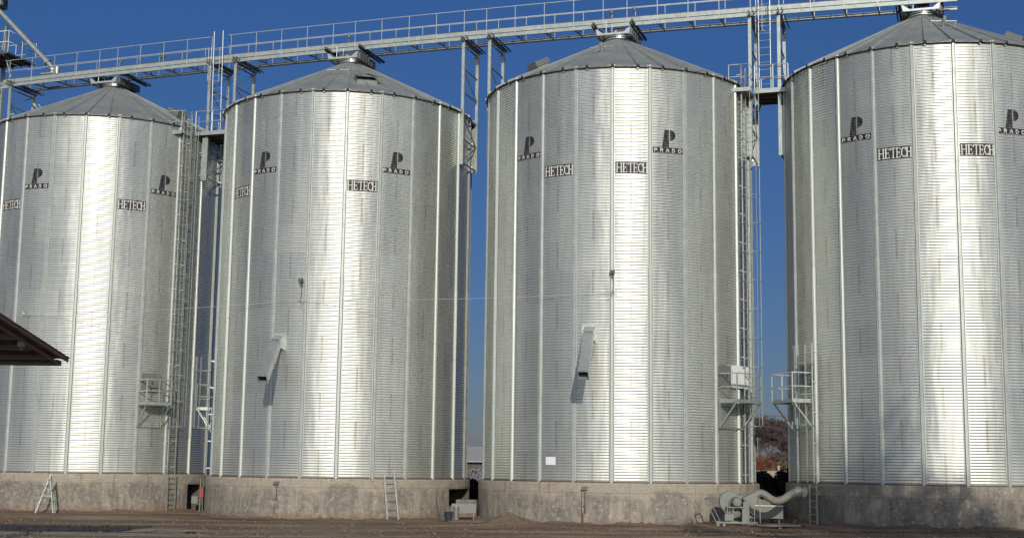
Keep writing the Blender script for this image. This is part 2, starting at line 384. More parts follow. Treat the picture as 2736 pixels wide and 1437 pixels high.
def build_roof(root):
    mb = MB(); RO = R+.13
    for k in range(36):
        a0 = 2*PI*k/36; a1 = 2*PI*(k+1)/36
        p = lambda a, r, dz=0: (r*math.sin(a), -r*math.cos(a), roof_z(r)+dz)
        am = (a0+a1)/2
        # each panel slightly dished, in three radial strips with two pressed flutes
        aa = [a0, a0+.2*(a1-a0), a0+.24*(a1-a0), a0+.5*(a1-a0), a0+.54*(a1-a0), a0+.78*(a1-a0), a1]
        dz = [0, .0, .008, .0, .010, .0, 0]
        for i in range(6):
            mb.face([p(aa[i], RN, dz[i]*.3), p(aa[i+1], RN, dz[i+1]*.3), p(aa[i+1], RO, dz[i+1]), p(aa[i], RO, dz[i])][::-1])
        mb.face([p(a0, RO), p(a1, RO), p(a1, RO, -.016), p(a0, RO, -.016)])
        mb.face([p(a0, RO, -.016), p(a1, RO, -.016), p(a1, R-.05, -.035), p(a0, R-.05, -.035)])
        # standing rib, its eave end closed with black for the shaded hollow
        c, s_ = math.cos(a0), math.sin(a0); T = Vector((c, s_, 0)); O = Vector((s_, -c, 0))
        for sgn in (0,):
            pr = []
            for r, h, hw in ((RN+.02, .03, .018), (RO+.03, .105, .050)):
                b = O*r+Vector((0, 0, roof_z(r)-.01)); pr.append([b-T*hw*1.3, b-T*hw*.7+Vector((0,0,h)), b+T*hw*.7+Vector((0,0,h)), b+T*hw*1.3])
            V = pr[0]+pr[1]; mb.raw(V, [(0,1,5,4),(1,2,6,5),(2,3,7,6),(4,5,6,7)][:3], 0)
            mb.raw(pr[1], [(3,2,1,0)], 1)
    ro = mb.build('roof', [M_ROOF, M_RUBBER_SHADE], root)
    e = MB()                                  # eave angle in a dark band standing for the overhang's shadow, rib clips below
    for k in range(120):
        a0, a1 = 2*PI*k/120, 2*PI*(k+1)/120
        q = lambda a, r, z: (r*math.sin(a), -r*math.cos(a), z)
        e.raw([q(a0, R+.03, HW-.02), q(a1, R+.03, HW-.02), q(a1, R+.03, HW-.11), q(a0, R+.03, HW-.11), q(a0, R-.02, HW-.02), q(a1, R-.02, HW-.02), q(a0, R-.02, HW-.11), q(a1, R-.02, HW-.11)], [(3,2,1,0), (0,1,5,4), (3,6,7,2)], 0)
    e.build('eave_angle_shade', M_DARK, root)
    c = MB(); c.box(-.035, .035, -(R+.08), -(R+.01), HW-.15, HW-.03); c0 = c.build('rib_clip', M_GALV, root)
    for k in range(1, 36): c = c0.copy(); COL.objects.link(c); c.parent = root; c.rotation_euler = (0, 0, 2*PI*k/36)
    n = MB()
    def ring(r0, r1, z0, z1, N=40, mi=0):
        for k in range(N):
            a0, a1 = 2*PI*k/N, 2*PI*(k+1)/N; q = lambda a, r, z: (r*math.sin(a), -r*math.cos(a), z)
            n.raw([q(a0,r0,z0), q(a1,r0,z0), q(a1,r1,z1), q(a0,r1,z1)], [(0,1,2,3)], mi, True)
    zt = HW+RISE
    ring(RN+.10, RN+.06, zt-.07, zt+.02); ring(RN+.06, RN-.02, zt+.02, zt+.10); ring(RN-.02, RN-.02, zt+.10, zt+.17); ring(RN+.05, RN+.05, zt+.165, zt+.185); ring(RN-.02, RN+.05, zt+.165, zt+.165); ring(RN+.05, .35, zt+.185, zt+.185)
    n.build('roof_collar', M_GALVB, root)
    return ro

# ---- painted panels that follow the corrugation
def stroke_hit(x, y, segs):
    for s in segs:
        x0, y0, x1, y1, wd = s; dx, dy = x1-x0, y1-y0; L2 = dx*dx+dy*dy
        t = 0 if L2 == 0 else max(0, min(1, ((x-x0)*dx+(y-y0)*dy)/L2))
        if (x-x0-t*dx)**2+(y-y0-t*dy)**2 <= (wd/2)**2: return True
    return False
def arc(cx, cy, rx, ry, a0, a1, wd, n=14):
    P = [(cx+rx*math.cos(a0+(a1-a0)*i/n), cy+ry*math.sin(a0+(a1-a0)*i/n)) for i in range(n+1)]
    return [(P[i][0], P[i][1], P[i+1][0], P[i+1][1], wd) for i in range(n)]
def serif(x, y, w_=.07): return [(x-w_/2, y, x+w_/2, y, .022)]
def hetech():
    S = []; T, t = .040, .024; y0, y1 = .05, .40
    def H(x, w_):
        for q in (x, x+w_): S.append((q, y0, q, y1, T)); S.extend(serif(q, y0)+serif(q, y1))
        S.append((x, .225, x+w_, .225, t))
    def Ech(x, w_):
        S.append((x, y0, x, y1, T)); S.append((x-.03, y0, x+w_, y0, t)); S.append((x-.03, y1, x+w_, y1, t)); S.append((x, .225, x+w_*.75, .225, t))
        S.append((x+w_, y0, x+w_, y0+.07, t)); S.append((x+w_, y1, x+w_, y1-.07, t)); S.append((x+w_*.75, .19, x+w_*.75, .26, t*.8))
    H(.07, .15); Ech(.31, .12); 
    S.append((.57, y0, .57, y1, T)); S.extend(serif(.57, y0)); S.append((.48, y1, .67, y1, t)); S.append((.48, y1, .48, y1-.07, t))
    Ech(.71, .11)
    S.extend(arc(.95, .225, .085, .165, PI*.30, PI*1.72, T*.95))
    S.append((1.005, .36, 1.005, .29, t))
    H(1.055, .13)
    return S
def prado():
    S = []; w_ = .026; y0, y1 = .045, .172; h = y1-y0
    def P(x, r=False):
        S.append((x, y0, x, y1, w_)); S.append((x, y1, x+.06, y1, w_)); S.append((x, y0+h*.42, x+.06, y0+h*.42, w_)); S.extend(arc(x+.06, y0+h*.71, .035, h*.29, -PI/2, PI/2, w_, 6))
        if r: S.append((x+.055, y0+h*.42, x+.10, y0, w_))
    P(.07); P(.30, True)
    S.append((.53, y0, .59, y1, w_)); S.append((.59, y1, .65, y0, w_)); S.append((.555, y0+.04, .625, y0+.04, w_*.8))
    S.append((.78, y0, .78, y1, w_)); S.append((.78, y0, .82, y0, w_)); S.append((.78, y1, .82, y1, w_)); S.extend(arc(.82, y0+h/2, .06, h/2, -PI/2, PI/2, w_, 8))
    S.extend(arc(1.09, y0+h/2, .062, h/2, 0, 2*PI, w_, 14))
    return S
def decal(kind):
    mb = MB(); cells = []
    if kind == 'hetech': W_, H_, zc, nu = 1.26, .45, 13.225-1.525, 132; seg = hetech()
    else: W_, H_, zc, nu = 1.25, .90, 14.29-1.525, 120; seg = prado()
    dv = PITCH/8; z0 = round((zc-H_/2)/dv)*dv; nv = round(H_/dv)
    def P(u, z, off):
        # offset along the corrugation's own normal
        e = 1e-4; r = r_wall(z); dr = (r_wall(z+e)-r_wall(z-e))/(2*e); l = math.sqrt(1+dr*dr)
        a = (u-W_/2)/R; rr = r+off/l; zz = z-off*dr/l
        return (rr*math.sin(a), -rr*math.cos(a), zz)
    for j in range(nv):
        for i in range(nu):
            x = (i+.5)/nu*W_; y = (j+.5)*dv; mi = -1
            if kind == 'hetech': mi = 1 if stroke_hit(x, y, seg) else 0
            else:
                if y < .215: mi = 1 if stroke_hit(x, y, seg) else 0
                elif y > .235:
                    yy = (y-.235)/(H_-.235); cx = x-.37
                    if .10*yy <= cx <= .275: mi = 0
                    if cx > .315 and yy > .38 and ((cx-.315)/.225)**2+((yy-.69)/.31)**2 <= 1: mi = 0
                    elif cx < .0: mi = -1
            if mi < 0: continue
            u0, u1 = i/nu*W_, (i+1)/nu*W_; a, b = z0+j*dv, z0+(j+1)*dv
            mb.face([P(u0, a, .003), P(u1, a, .003), P(u1, b, .003), P(u0, b, .003)], mi)
    return mb

def build_silo_proto():
    root = empty('grain_silo')
    build_wall(root)
    st = build_stiffener().build('stiffener', M_STIFF, root)
    for k in range(1, 24):
        c = st.copy(); COL.objects.link(c); c.parent = root; c.rotation_euler = (0, 0, k*ST)
    ro = build_roof(root)
    fl = MB()
    for k in range(120):
        a0, a1 = 2*PI*k/120, 2*PI*(k+1)/120; q = lambda a, r, z: (r*math.sin(a), -r*math.cos(a), z)
        fl.raw([q(a0, R+.055, .0), q(a1, R+.055, .0), q(a1, R+.055, .05), q(a0, R+.055, .05), q(a1, R+.01, .05), q(a0, R+.01, .05)], [(0,1,2,3), (3,2,4,5)])
    fl.build('base_flange', M_RUST, root)
    return root
proto = build_silo_proto()
SL_LABEL = {1: 'leftmost corrugated steel silo, a tall caged ladder on its right side',
            2: 'second silo from the left, with an open hatch on the front of its roof',
            3: 'third silo from the left, with a white paper notice low on its wall',
            4: 'rightmost and nearest corrugated steel silo, cut off by the right edge'}
silos = {}
for i in (1, 2, 3, 4):
    o = proto if i == 1 else copy_tree(proto)
    x, y, zt, g, off = SILO[i]; o.location = (x, y, zt); o.rotation_euler = (0, 0, off % (2*ST)-2*ST if False else off)
    tag(o, SL_LABEL[i], 'silo', 'row of four corrugated steel grain silos'); silos[i] = o
# brand panels: world angles, so subtract the silo's own turn
DEC = {1: dict(prado=(-18.0, 42.2), hetech=(-32.8, 27.1)), 2: dict(prado=(-32.1, 28.0), hetech=(-46.8, 13.1)),
       3: dict(prado=(-44.2, 15.9), hetech=(-29.0, 1.0)), 4: dict(prado=(-43.7, 15.6), hetech=(-28.5, 1.6))}
dm = {}
for kind, nm in (('prado', 'round_logo_sign'), ('hetech', 'letter_sign')):
    first = None
    for i in DEC:
        for a in DEC[i][kind]:
            if first is None: first = decal(kind).build(nm, [M_BLACK, M_WHITEP]); o = first
            else: o = first.copy(); COL.objects.link(o)
            o.parent = silos[i]; o.rotation_euler = (0, 0, rad(a)-SILO[i][4])
# roof hatches, lifting brackets (angles are world ones)
def on_roof(i, a, r, nm, mb, mat):
    # local frame: x tangent, y outward-down the slope, z normal
    al = rad(a)-SILO[i][4]
    o = mb.build(nm, mat, silos[i]); T = Matrix.Rotation(al, 4, 'Z') @ Matrix.Translation((0, -r, roof_z(r))) @ Matrix.Rotation(SL, 4, 'X')
    o.matrix_local = T; return o
def hatch(i, a, r, opened=True):
    mb = MB(); w__ = .42 if opened else .30; mb.box(-w__, w__, -w__*.9, w__*.9, -.03, .14)
    h = on_roof(i, a, r, 'roof_hatch', mb, M_GALV)
    ld = MB()
    if opened:      # lid propped up, bent along its middle
        ld.raw([(-.5,.46,.17),(0,.46,.24),(.5,.46,.17),(-.5,-.50,.36),(0,-.50,.46),(.5,-.50,.36),
                (-.5,.46,.14),(0,.46,.21),(.5,.46,.14),(-.5,-.50,.33),(0,-.50,.43),(.5,-.50,.33)],
               [(0,3,4,1),(1,4,5,2),(6,7,10,9),(7,8,11,10),(3,9,10,4),(4,10,11,5),(0,6,9,3),(2,5,11,8),(0,1,7,6),(1,2,8,7)])
    else:
        ld.box(-.36, .36, -.34, .34, .12, .34)
    l = ld.build('hatch_lid', M_LGREY, h); return h
hatch(1, -88, 3.9, False); hatch(1, 62, 3.95, False); hatch(2, 16, 3.9); hatch(3, -62, 3.75, False); hatch(4, 60, 3.4, False)
def bracket(i, a, r):
    mb = MB(); mb.tube([(0,0,-.02),(0,-.10,.30)], .04, 8); mb.tube([(-.48,-.04,.22),(.48,-.04,.22)], .022, 8); mb.tube([(0,-.10,.28),(0,-.12,.42)], .07, 8)
    for s in (-.46, .46): mb.bar((s, -.03, .23), (s*.95, .0, .0), .03)
    on_roof(i, a, r, 'roof_bracket', mb, M_GALVB)
bracket(1, -62, 3.4); bracket(2, -4, 2.84); bracket(3, -17, 2.94); bracket(4, -2, 2.85)

# discharge chutes (part of silo 2 and 3)
def chute(i, a0, z0, a1, z1, out):
    root = silos[i]; zt = SILO[i][2]
    def lp(a, r, z):
        t = rad(a)-SILO[i][4]; return Vector((r*math.sin(t), -r*math.cos(t), z-zt))
    p0 = lp(a0, R+.30, z0-.10); p1 = lp(a1, R+out, z1)
    am = rad(a0)-SILO[i][4]; T = Matrix.Rotation(am, 4, 'Z')
    h = MB()          # hood: frame with slanted open top
    zb, ze = z0-.28-zt, z0+.28-zt
    x0, x1, yb, yf = -.21, .21, -(R+.01), -(R+.34)
    V = [(x0,yb,zb),(x1,yb,zb),(x1,yf,zb+.02),(x0,yf,zb+.02),(x0,yb,ze),(x1,yb,ze),(x1,yf,ze-.2),(x0,yf,ze-.2)]
    V = [T @ Vector(v) for v in V]
    h.raw(V, [(1,0,4,5),(0,3,7,4),(1,5,6,2),(3,2,6,7),(0,1,2,3),(4,7,6,5)])
    for k in range(3): h.box(-.17, .17, yf-.02, yf, zb+.08+k*.11, zb+.14+k*.11, 1, T)
    h.box(-.32, .32, -(R+.02), -(R-.005), zb-.08, ze+.08, 0, T)
    ho = h.build('discharge_spout', [M_GALVB, M_DARK], root)
    d = MB(); ax = (p1-p0).normalized(); sd_ = ax.cross(Vector((0,0,1))).normalized(); nn = sd_.cross(ax); hw = .185
    ring = lambda p, k: [p+sd_*k*sx+nn*k*sz for sx, sz in ((-1,-1),(1,-1),(1,1),(-1,1))]
    A, B, Ci, Di = ring(p0, hw), ring(p1, hw), ring(p1, hw-.02), ring(p0, hw-.02)
    V = A+B+Ci+Di
    F = [(i_, (i_+1) % 4, 4+(i_+1) % 4, 4+i_) for i_ in range(4)]+[(4+i_, 4+(i_+1) % 4, 8+(i_+1) % 4, 8+i_) for i_ in range(4)]+[(8+i_, 8+(i_+1) % 4, 12+(i_+1) % 4, 12+i_) for i_ in range(4)]
    d.raw(V, F, 0); d.raw(Di, [(0,1,2,3)], 1)
    for f in (.02, .5, .97):
        c = p0.lerp(p1, f); q = ring(c, hw+.018); d.raw(q+ring(c+ax*.03, hw+.018), [(0,1,5,4),(1,2,6,5),(2,3,7,6),(3,0,4,7),(0,3,2,1),(4,5,6,7)][:4], 0)
    d.build('chute_duct', [M_GALVB, M_DARK], ho)
chute(2, -20.6, 6.85, -17.0, 5.22, 2.0); chute(3, -15.4, 6.95, -14.0, 5.28, 2.0)

# ---------------------------------------------------------------- concrete plinths
PR = 5.62
def plinth(i, label, niche=None, soot=0.):
    x, y, zt, g, off = SILO[i]; root = empty('concrete_plinth', (x, y, 0), 0, label, 'plinth', 'round concrete plinths under the silos')
    mb = MB(); N = 144; zb = -.5; rng = random.Random(i)
    na0, na1, nz0, nz1 = niche or (99, 99, 0, 0)
    zs = [zb, g-.02, g+.2, g+.45, g+.8, g+1.1, zt-.25, zt-.06, zt]
    if niche: zs = sorted(set(zs+[nz0, nz1]))
    rr = {}
    for k in range(N):
        for j, z in enumerate(zs):
            q = PR+rng.uniform(-.008, .008)+.010*math.sin(k*.37+i)+(.0 if z < zt else -.02)
            rr[k, j] = q
    for k in range(N):
        a0, a1 = 2*PI*k/N, 2*PI*(k+1)/N; am = (a0+a1)/2
        am_ = (am+PI) % (2*PI)-PI
        for j in range(len(zs)-1):
            zm = (zs[j]+zs[j+1])/2
            if niche and rad(na0) < am_ < rad(na1) and nz0 < zm < nz1: continue
            k1 = (k+1) % N; q = lambda a, r, z: (r*math.sin(a), -r*math.cos(a), z)
            mb.raw([q(a0, rr[k, j], zs[j]), q(a1, rr[k1, j], zs[j]), q(a1, rr[k1, j+1], zs[j+1]), q(a0, rr[k, j+1], zs[j+1])], [(0,1,2,3)])
        k1 = (k+1) % N; q = lambda a, r, z: (r*math.sin(a), -r*math.cos(a), z); j = len(zs)-1
        mb.raw([q(a0, rr[k, j], zt), q(a1, rr[k1, j], zt), q(a1, PR-.6, zt), q(a0, PR-.6, zt)], [(0,1,2,3)])
    o = mb.build('plinth_wall', M_CONC, root); o['soot'] = soot
    if niche:
        ks = [k for k in range(N) if rad(na0) < ((2*PI*(k+.5)/N+PI) % (2*PI)-PI) < rad(na1)]
        A0 = min(((2*PI*k/N+PI) % (2*PI)-PI) for k in ks); A1 = max(((2*PI*(k+1)/N+PI) % (2*PI)-PI) for k in ks)
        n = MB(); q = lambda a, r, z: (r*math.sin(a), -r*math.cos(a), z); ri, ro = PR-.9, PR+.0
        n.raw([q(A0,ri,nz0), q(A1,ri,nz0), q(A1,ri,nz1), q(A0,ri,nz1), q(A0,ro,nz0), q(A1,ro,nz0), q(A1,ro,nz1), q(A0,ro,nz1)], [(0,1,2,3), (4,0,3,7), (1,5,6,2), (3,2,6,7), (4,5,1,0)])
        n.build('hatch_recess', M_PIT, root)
    return root
plinth(1, 'round concrete plinth under the leftmost silo, a stepladder in front of it', (62, 74, -.2, 1.10))
plinth(2, 'round concrete plinth under the second silo, an aluminium ladder leaning on it', (60, 84, .42, 1.12))
plinth(3, 'round concrete plinth under the third silo, a sand heap against it')
plinth(4, 'sooty dark-stained concrete plinth under the rightmost silo', None, .5)
# dirt fringe at the foot of each plinth
def fringe(i):
    x, y, zt, g, off = SILO[i]; rng = random.Random(20+i); mb = MB(); N = 150; P = []
    for k in range(N+1):
        a = -PI*.62+PI*1.24*k/N; q = rng.random()
        P.append((a, .05+.09*rng.random()**2+.04*math.sin(k*.35), .05+.07*q*q))
    f = lambda a, r, z: (x+r*math.sin(a), y-r*math.cos(a), z)
    for k in range(N):
        (a0, h0, w0), (a1, h1, w1) = P[k], P[k+1]
        gg = lambda a, r: gz(x+r*math.sin(a))
        mb.raw([f(a0, PR+.35+w0, gg(a0, PR+.4)-.05), f(a1, PR+.35+w1, gg(a1, PR+.4)-.05), f(a1, PR+.12, g+h1*.6), f(a0, PR+.12, g+h0*.6), f(a1, PR-.05, g+h1), f(a0, PR-.05, g+h0)], [(0,1,2,3), (3,2,4,5)], 0, True)
    tag(mb.build('ground', M_SAND), 'strip of loose brown earth along the foot of a plinth', None, None, 'structure')
for i in (1, 2, 3, 4): fringe(i)

# ---------------------------------------------------------------- conveyor bridge
def zc(s, z): return z+.07-.0005*s*s
S0, S1 = -24.5, 19.9
POSTS = [-24.15, -22.87, -21.58, -20.31, -19.03, -18.03, -16.78, -15.52, -14.26, -12.95, -11.95, -10.65, -9.36, -8.07, -6.77, -5.69, -4.40, -3.09, -1.80, -.50, .53, 1.83, 3.14, 4.44, 5.73, 6.76, 8.05, 9.34, 10.62, 11.9, 13.05, 14.3, 15.6, 16.9, 18.1, 19.1]
BR = empty('conveyor_bridge', (LX, LY, 0), LA, 'long galvanised conveyor walkway crossing above all four silo roofs', 'conveyor')
def run(mb, off, z, w_, h, s0=S0, s1=S1, step=1.3, mi=0):
    n = max(1, int((s1-s0)/step))
    for k in range(n):
        a = s0+(s1-s0)*k/n; b = s0+(s1-s0)*(k+1)/n
        mb.bar((a, off, zc(a, z)), (b, off, zc(b, z)), w_, h, mi)
def channel(mb, off, zt, h, face):      # C channel, flanges pointing inwards
    run(mb, off, zt-h/2, .012, h); run(mb, off+face*.035, zt-.006, .07, .012); run(mb, off+face*.035, zt-h+.006, .07, .012)
m = MB(); channel(m, -.72, 20.46, .155, 1); m.build('near_channel', M_GALV, BR)
m = MB(); channel(m, .86, 20.59, .135, -1)
for k in range(34):
    s = S0+.7+k*1.28
    if s < S1: m.box(s-.012, s+.012, .835, .853, zc(s, 20.455), zc(s, 20.585))
m.build('far_channel', M_GALV, BR)
m = MB(); run(m, -.72, 20.575, .05, .185); m.build('toe_board', M_GALV, BR)
m = MB(); run(m, -.20, 20.70, 1.0, .03); m.build('deck', M_DARK, BR)
m = MB(); run(m, -.05, 20.76, .40, .09); m.build('belt_casing', M_GALV, BR)
for s in POSTS:
    m = MB(); m.bar((s, -.70, zc(s, 20.345)), (s, .83, zc(s, 20.49)), .055, .06); m.box(s-.02, s+.02, .2, .24, zc(s, 20.40), zc(s, 20.69))
    m.box(s-.025, s+.025, -.745, -.728, zc(s, 20.30), zc(s, 20.49))
    m.build('cross_member', M_GALV, BR)
for off in (-.74, .86):
    segs = ((S0+.1, -13.05), (-12.10, S1-.1)) if off < 0 else ((S0+.1, S1-.1),)
    posts = list(POSTS)
    for n_, (a, b) in enumerate(segs):
        m = MB(); run(m, off, 21.62, .024, .024, a, b)
        if off < 0 and n_ == 0: zz = zc(S0, 21.62); m.bar((S0+.1, -.74, zz), (S0+.1, .86, zz), .024)
        hr = m.build('handrail', M_GALVB, BR)
        m = MB(); run(m, off, 21.09, .028, .028 if off < 0 else .02, a, b)
        if off < 0 and n_ == 0: zz = zc(S0, 21.09); m.bar((S0+.1, -.74, zz), (S0+.1, .86, zz), .024)
        m.build('mid_rail', M_GALVB, hr)
        for s in posts:
            if a-.2 <= s <= b+.2: q = MB(); q.bar((s, off, zc(s, 20.45)), (s, off, zc(s, 21.62)), .027, .027); q.build('rail_post', M_GALVB, hr)

# ---- outlet gates between the bridge and each roof collar
def gate_proto():
    g = empty('outlet_gate'); z0 = 0
    m = MB(); m.box(-.66, .66, -.98, -.90, .03, .13)                       # near channel with turned-up gusset ends
    for s in (-1, 1):
        m.raw([(s*.60,-.985,.03),(s*.64,-.985,.32),(s*.74,-.985,.36),(s*.68,-.985,.03),(s*.44,-.985,.13),(s*.60,-.97,.03),(s*.64,-.97,.32),(s*.74,-.97,.36),(s*.68,-.97,.03),(s*.44,-.97,.13)],
              [(0,3,2,1),(0,1,4),(5,6,7,8),(5,9,6),(3,8,7,2),(1,2,7,6),(1,6,9,4)])
    m.build('gate_frame', M_GALVB, g)
    m = MB()
    for s in (-1, 1):
        m.box(s*.68-.05, s*.68+.05, -.90, .98, .0, .40)
        for k in range(7): y = -.78+k*.27; m.box(s*.745-.02, s*.745+.02, y-.02, y+.02, .03, .38)
    m.box(-.66, .66, .90, .98, .02, .4); m.build('side_channel', M_GREYP, g)
    m = MB()
    for k in range(5): y = -.7+k*.3; m.box(.735, .80, y-.07, y+.07, -.03, .36)
    m.build('louvre', M_DARK, g)
    m = MB()
    m.raw([(-.34,-.34,.02),(.34,-.34,.02),(.34,.34,.02),(-.34,.34,.02),(-.24,-.3,.62),(.3,-.3,.62),(.3,.3,.62),(-.24,.3,.62)], [(0,1,5,4),(1,2,6,5),(2,3,7,6),(3,0,4,7)])
    m.tube([(.02,-.36,.34),(.02,-.52,.34)], .15, 16); m.box(-.52, -.36, -.3, -.1, .0, .55); m.build('gearbox', M_DARK, g)
    m = MB(); m.tube([(.02,-.52,.34),(.02,-.58,.34)], .05, 10); m.build('shaft_end', M_GALVB, g)
    m = MB()
    for s in (-.84, .80):
        m.bar((s, -1.0, .70), (s, 1.75, .70), .09, .12); m.bar((s-.12, -.8, .66), (s-.12, 1.6, .62), .05, .08)
    for s in (-.5, -.2, .45): m.bar((s, .35, 0), (s-.08, .5, .7), .04)
    m.build('support_beam', M_DARK, g)
    m = MB(); m.tube([(-.3,-.95,.75),(-.3,-.95,.1)], .018, 6); m.tube([(-.1,-.7,.7),(-.12,-.7,.2)], .012, 6); m.build('pull_rod', M_GALVB, g)
    return g
gp = gate_proto()
for i in (1, 2, 3, 4):
    o = gp if i == 1 else copy_tree(gp)
    x, y, zt, g, off = SILO[i]; o.location = (x, y, zt+HW+RISE+.10); o.rotation_euler = (0, 0, LA); o.scale = (1, 1, .80)
    tag(o, {1: 'dark outlet gate over the leftmost silo roof', 2: 'dark outlet gate over the roof of the second silo', 3: 'dark outlet gate over the roof of the third silo', 4: 'dark outlet gate at the right end of the conveyor over the rightmost silo'}[i], 'grain gate', 'outlet gates between conveyor and silo roofs')

# ---- lattice support towers carrying the bridge
def tower(s, offn, offf, ztop, zfoot, side, label, zfoot_far=None):
    t = empty('support_tower', (LX, LY, 0), LA, label, 'tower', 'lattice legs carrying the conveyor'); zf = zfoot_far or zfoot
    for off, zb in ((offn, zfoot), (offf, zf)):
        m = MB(); dx = .06*side
        m.bar((s, off, zb), (s, off, ztop), .012, .13, 0, (1,0,0)) if False else None
        m.box(s-.065, s+.065, off-.006, off+.006, zb, ztop); m.box(s-.065, s-.053, off+.006, off+.075, zb, ztop); m.box(s+.053, s+.065, off+.006, off+.075, zb, ztop)
        m.build('leg', M_GALV, t)
        m = MB(); m.box(s-.10*side-.10, s-.10*side+.10, off-.02, off-.008, zb, min(zb+2.0, 17.1)); m.build('foot_plate', M_GALV, t)
    m = MB(); m.bar((s, offn-.35, ztop+.06), (s, offf+.25, ztop+.06), .07, .09); m.bar((s, offn-.28, ztop+.20), (s, offf+.65, ztop+.20), .055, .08); m.bar((s+.16, offn-.28, ztop+.20), (s+.16, offf+.65, ztop+.20), .035, .07)
    m.build('head_beam', M_GREYP, t)
    m = MB(); n = 5 if zfoot < 16 else 3
    zz = [ztop-.12-(ztop-.12-max(zf, zfoot)-.1)*k/n for k in range(n+1)]
    for k in range(n+1):
        m.bar((s, offn+.02, zz[k]), (s, offf, zz[k]-.02), .05, .05)
        if k < n:
            a, b = (offn, offf) if k % 2 else (offf, offn)
            m.bar((s, a, zz[k]), (s, b, zz[k+1]), .035, .035)
    m.build('lattice', M_GREYP, t)
    m = MB()
    for z in (zfoot+.25, zfoot+1.3):
        for off in (offn, offf): m.bar((s, off+.05, z), (s-side*.35, off*.95, z), .06)
    m.build('wall_bracket', M_GALV, t)
    return t
tower(-23.98, -.85, .9, 20.05, 17.35, -1, 'support tower under the left end of the conveyor, rising behind the leftmost silo roof')
tower(-12.95, -.85, .85, 20.22, 14.80, 1, 'support tower on the right side of the leftmost silo, ladder beside it')
tower(-11.62, -.85, .85, 20.22, 15.2, -1, 'support tower on the upper left side of the second silo')
tower(-.46, -.90, .90, 20.22, 14.82, 1, 'support tower on the upper right side of the second silo, against open sky')
tower(.74, -.90, .90, 20.22, 14.82, -1, 'support tower on the upper left side of the third silo')
tower(11.88, -.90, .90, 20.18, 14.42, 1, 'support tower on the right side of the third silo')
tower(13.04, -.90, .90, 20.18, 14.42, -1, 'support tower on the upper left side of the rightmost silo')

# ---- eave-level landings between silos, with the ladder up to the bridge
def landing(s0, s1, o0, o1, z, lad_s, label, lab_l, side=1):
    t = empty('landing', (LX, LY, 0), LA, label, 'platform', 'landings bridging the gap between two silos')
    m = MB(); m.box(s0, s1, o0, o1, z-.02, z+.005)
    for k in range(4): o_ = o0+.15+(o1-o0-.3)*k/3; m.box(s0+.05, s1-.05, o_-.03, o_+.03, z-.09, z-.02)
    m.build('deck', M_GREYP, t)
    m = MB(); m.box(s0, s1, o0-.03, o0, z-.09, z+.09); m.box(s1, s1+.03, o0, o1, z-.09, z+.09); m.box(s0-.03, s0, o0+.0, o1, z-.09, z+.09); m.build('edge_plate', M_GALV, t)
    m = MB()
    for zz in (.55, 1.05): m.tube([(s0, o0-.01, z+zz), (s1, o0-.01, z+zz)], .02, 6)
    for s in (s0+.02, s0+.55*(s1-s0), s1-.02): m.tube([(s, o0-.01, z), (s, o0-.01, z+1.05)], .02, 6)
    for zz in (.55, 1.05): m.tube([(s0, o1-.02, z+zz), (s1, o1-.02, z+zz)], .02, 6)
    for s in (s0+.02, s1-.02): m.tube([(s, o1-.02, z), (s, o1-.02, z+1.05)], .02, 6)
    m.build('railing', M_GALVB, t)
    for s, d in ((s0, -.5), (s1, .5)):
        m = MB(); m.bar((s, o0+.1, z-.06), (s+d*.4, o0+.3, z-.75), .06); m.build('brace', M_GALV, t)
        m = MB(); m.bar((s, o1-.1, z-.06), (s+d*.4, o1-.3, z-.75), .06); m.build('brace', M_GALV, t)
    l = empty('ladder', (LX, LY, 0), LA, lab_l, 'ladder', 'ladders from the landings up to the conveyor')
    for q in (-.23, .23):
        m = MB(); m.tube([(lad_s+q, o0+.12, z), (lad_s+q, o0-.0, zc(lad_s, 21.75))], .022, 6); m.build('stile', M_GALVB, l)
    n = int((20.9-z)/.30)
    for k in range(n):
        zz = z+.3+k*.3; f = (zz-z)/(21.75-z); m = MB(); m.tube([(lad_s-.23, o0+.12-.12*f, zz), (lad_s+.23, o0+.12-.12*f, zz)], .012, 6); m.build('rung', M_GALVB, l)
    m = MB()
    for zz in (z+2.3, z+2.75, z+3.2):
        P = [(lad_s+.36*math.cos(PI*k/10), o0+.05-.62*math.sin(PI*k/10), zz) for k in range(11)]; m.tube(P, .011, 5)
    for k in (2, 5, 8): m.tube([(lad_s+.36*math.cos(PI*k/10), o0+.05-.62*math.sin(PI*k/10), z+2.3), (lad_s+.36*math.cos(PI*k/10), o0+.05-.62*math.sin(PI*k/10), z+3.9)], .009, 5)
    m.build('safety_cage', M_GALVB, l)
landing(12.05, 13.42, -1.05, .95, 17.05, 12.48, 'grated landing with railings between the third and the rightmost silo', 'thin ladder rising from the landing right of the third silo')
landing(-13.45, -11.85, -1.05, .95, 16.95, -12.45, 'grated landing with railings between the two left silos', 'thin ladder rising from the landing right of the leftmost silo')
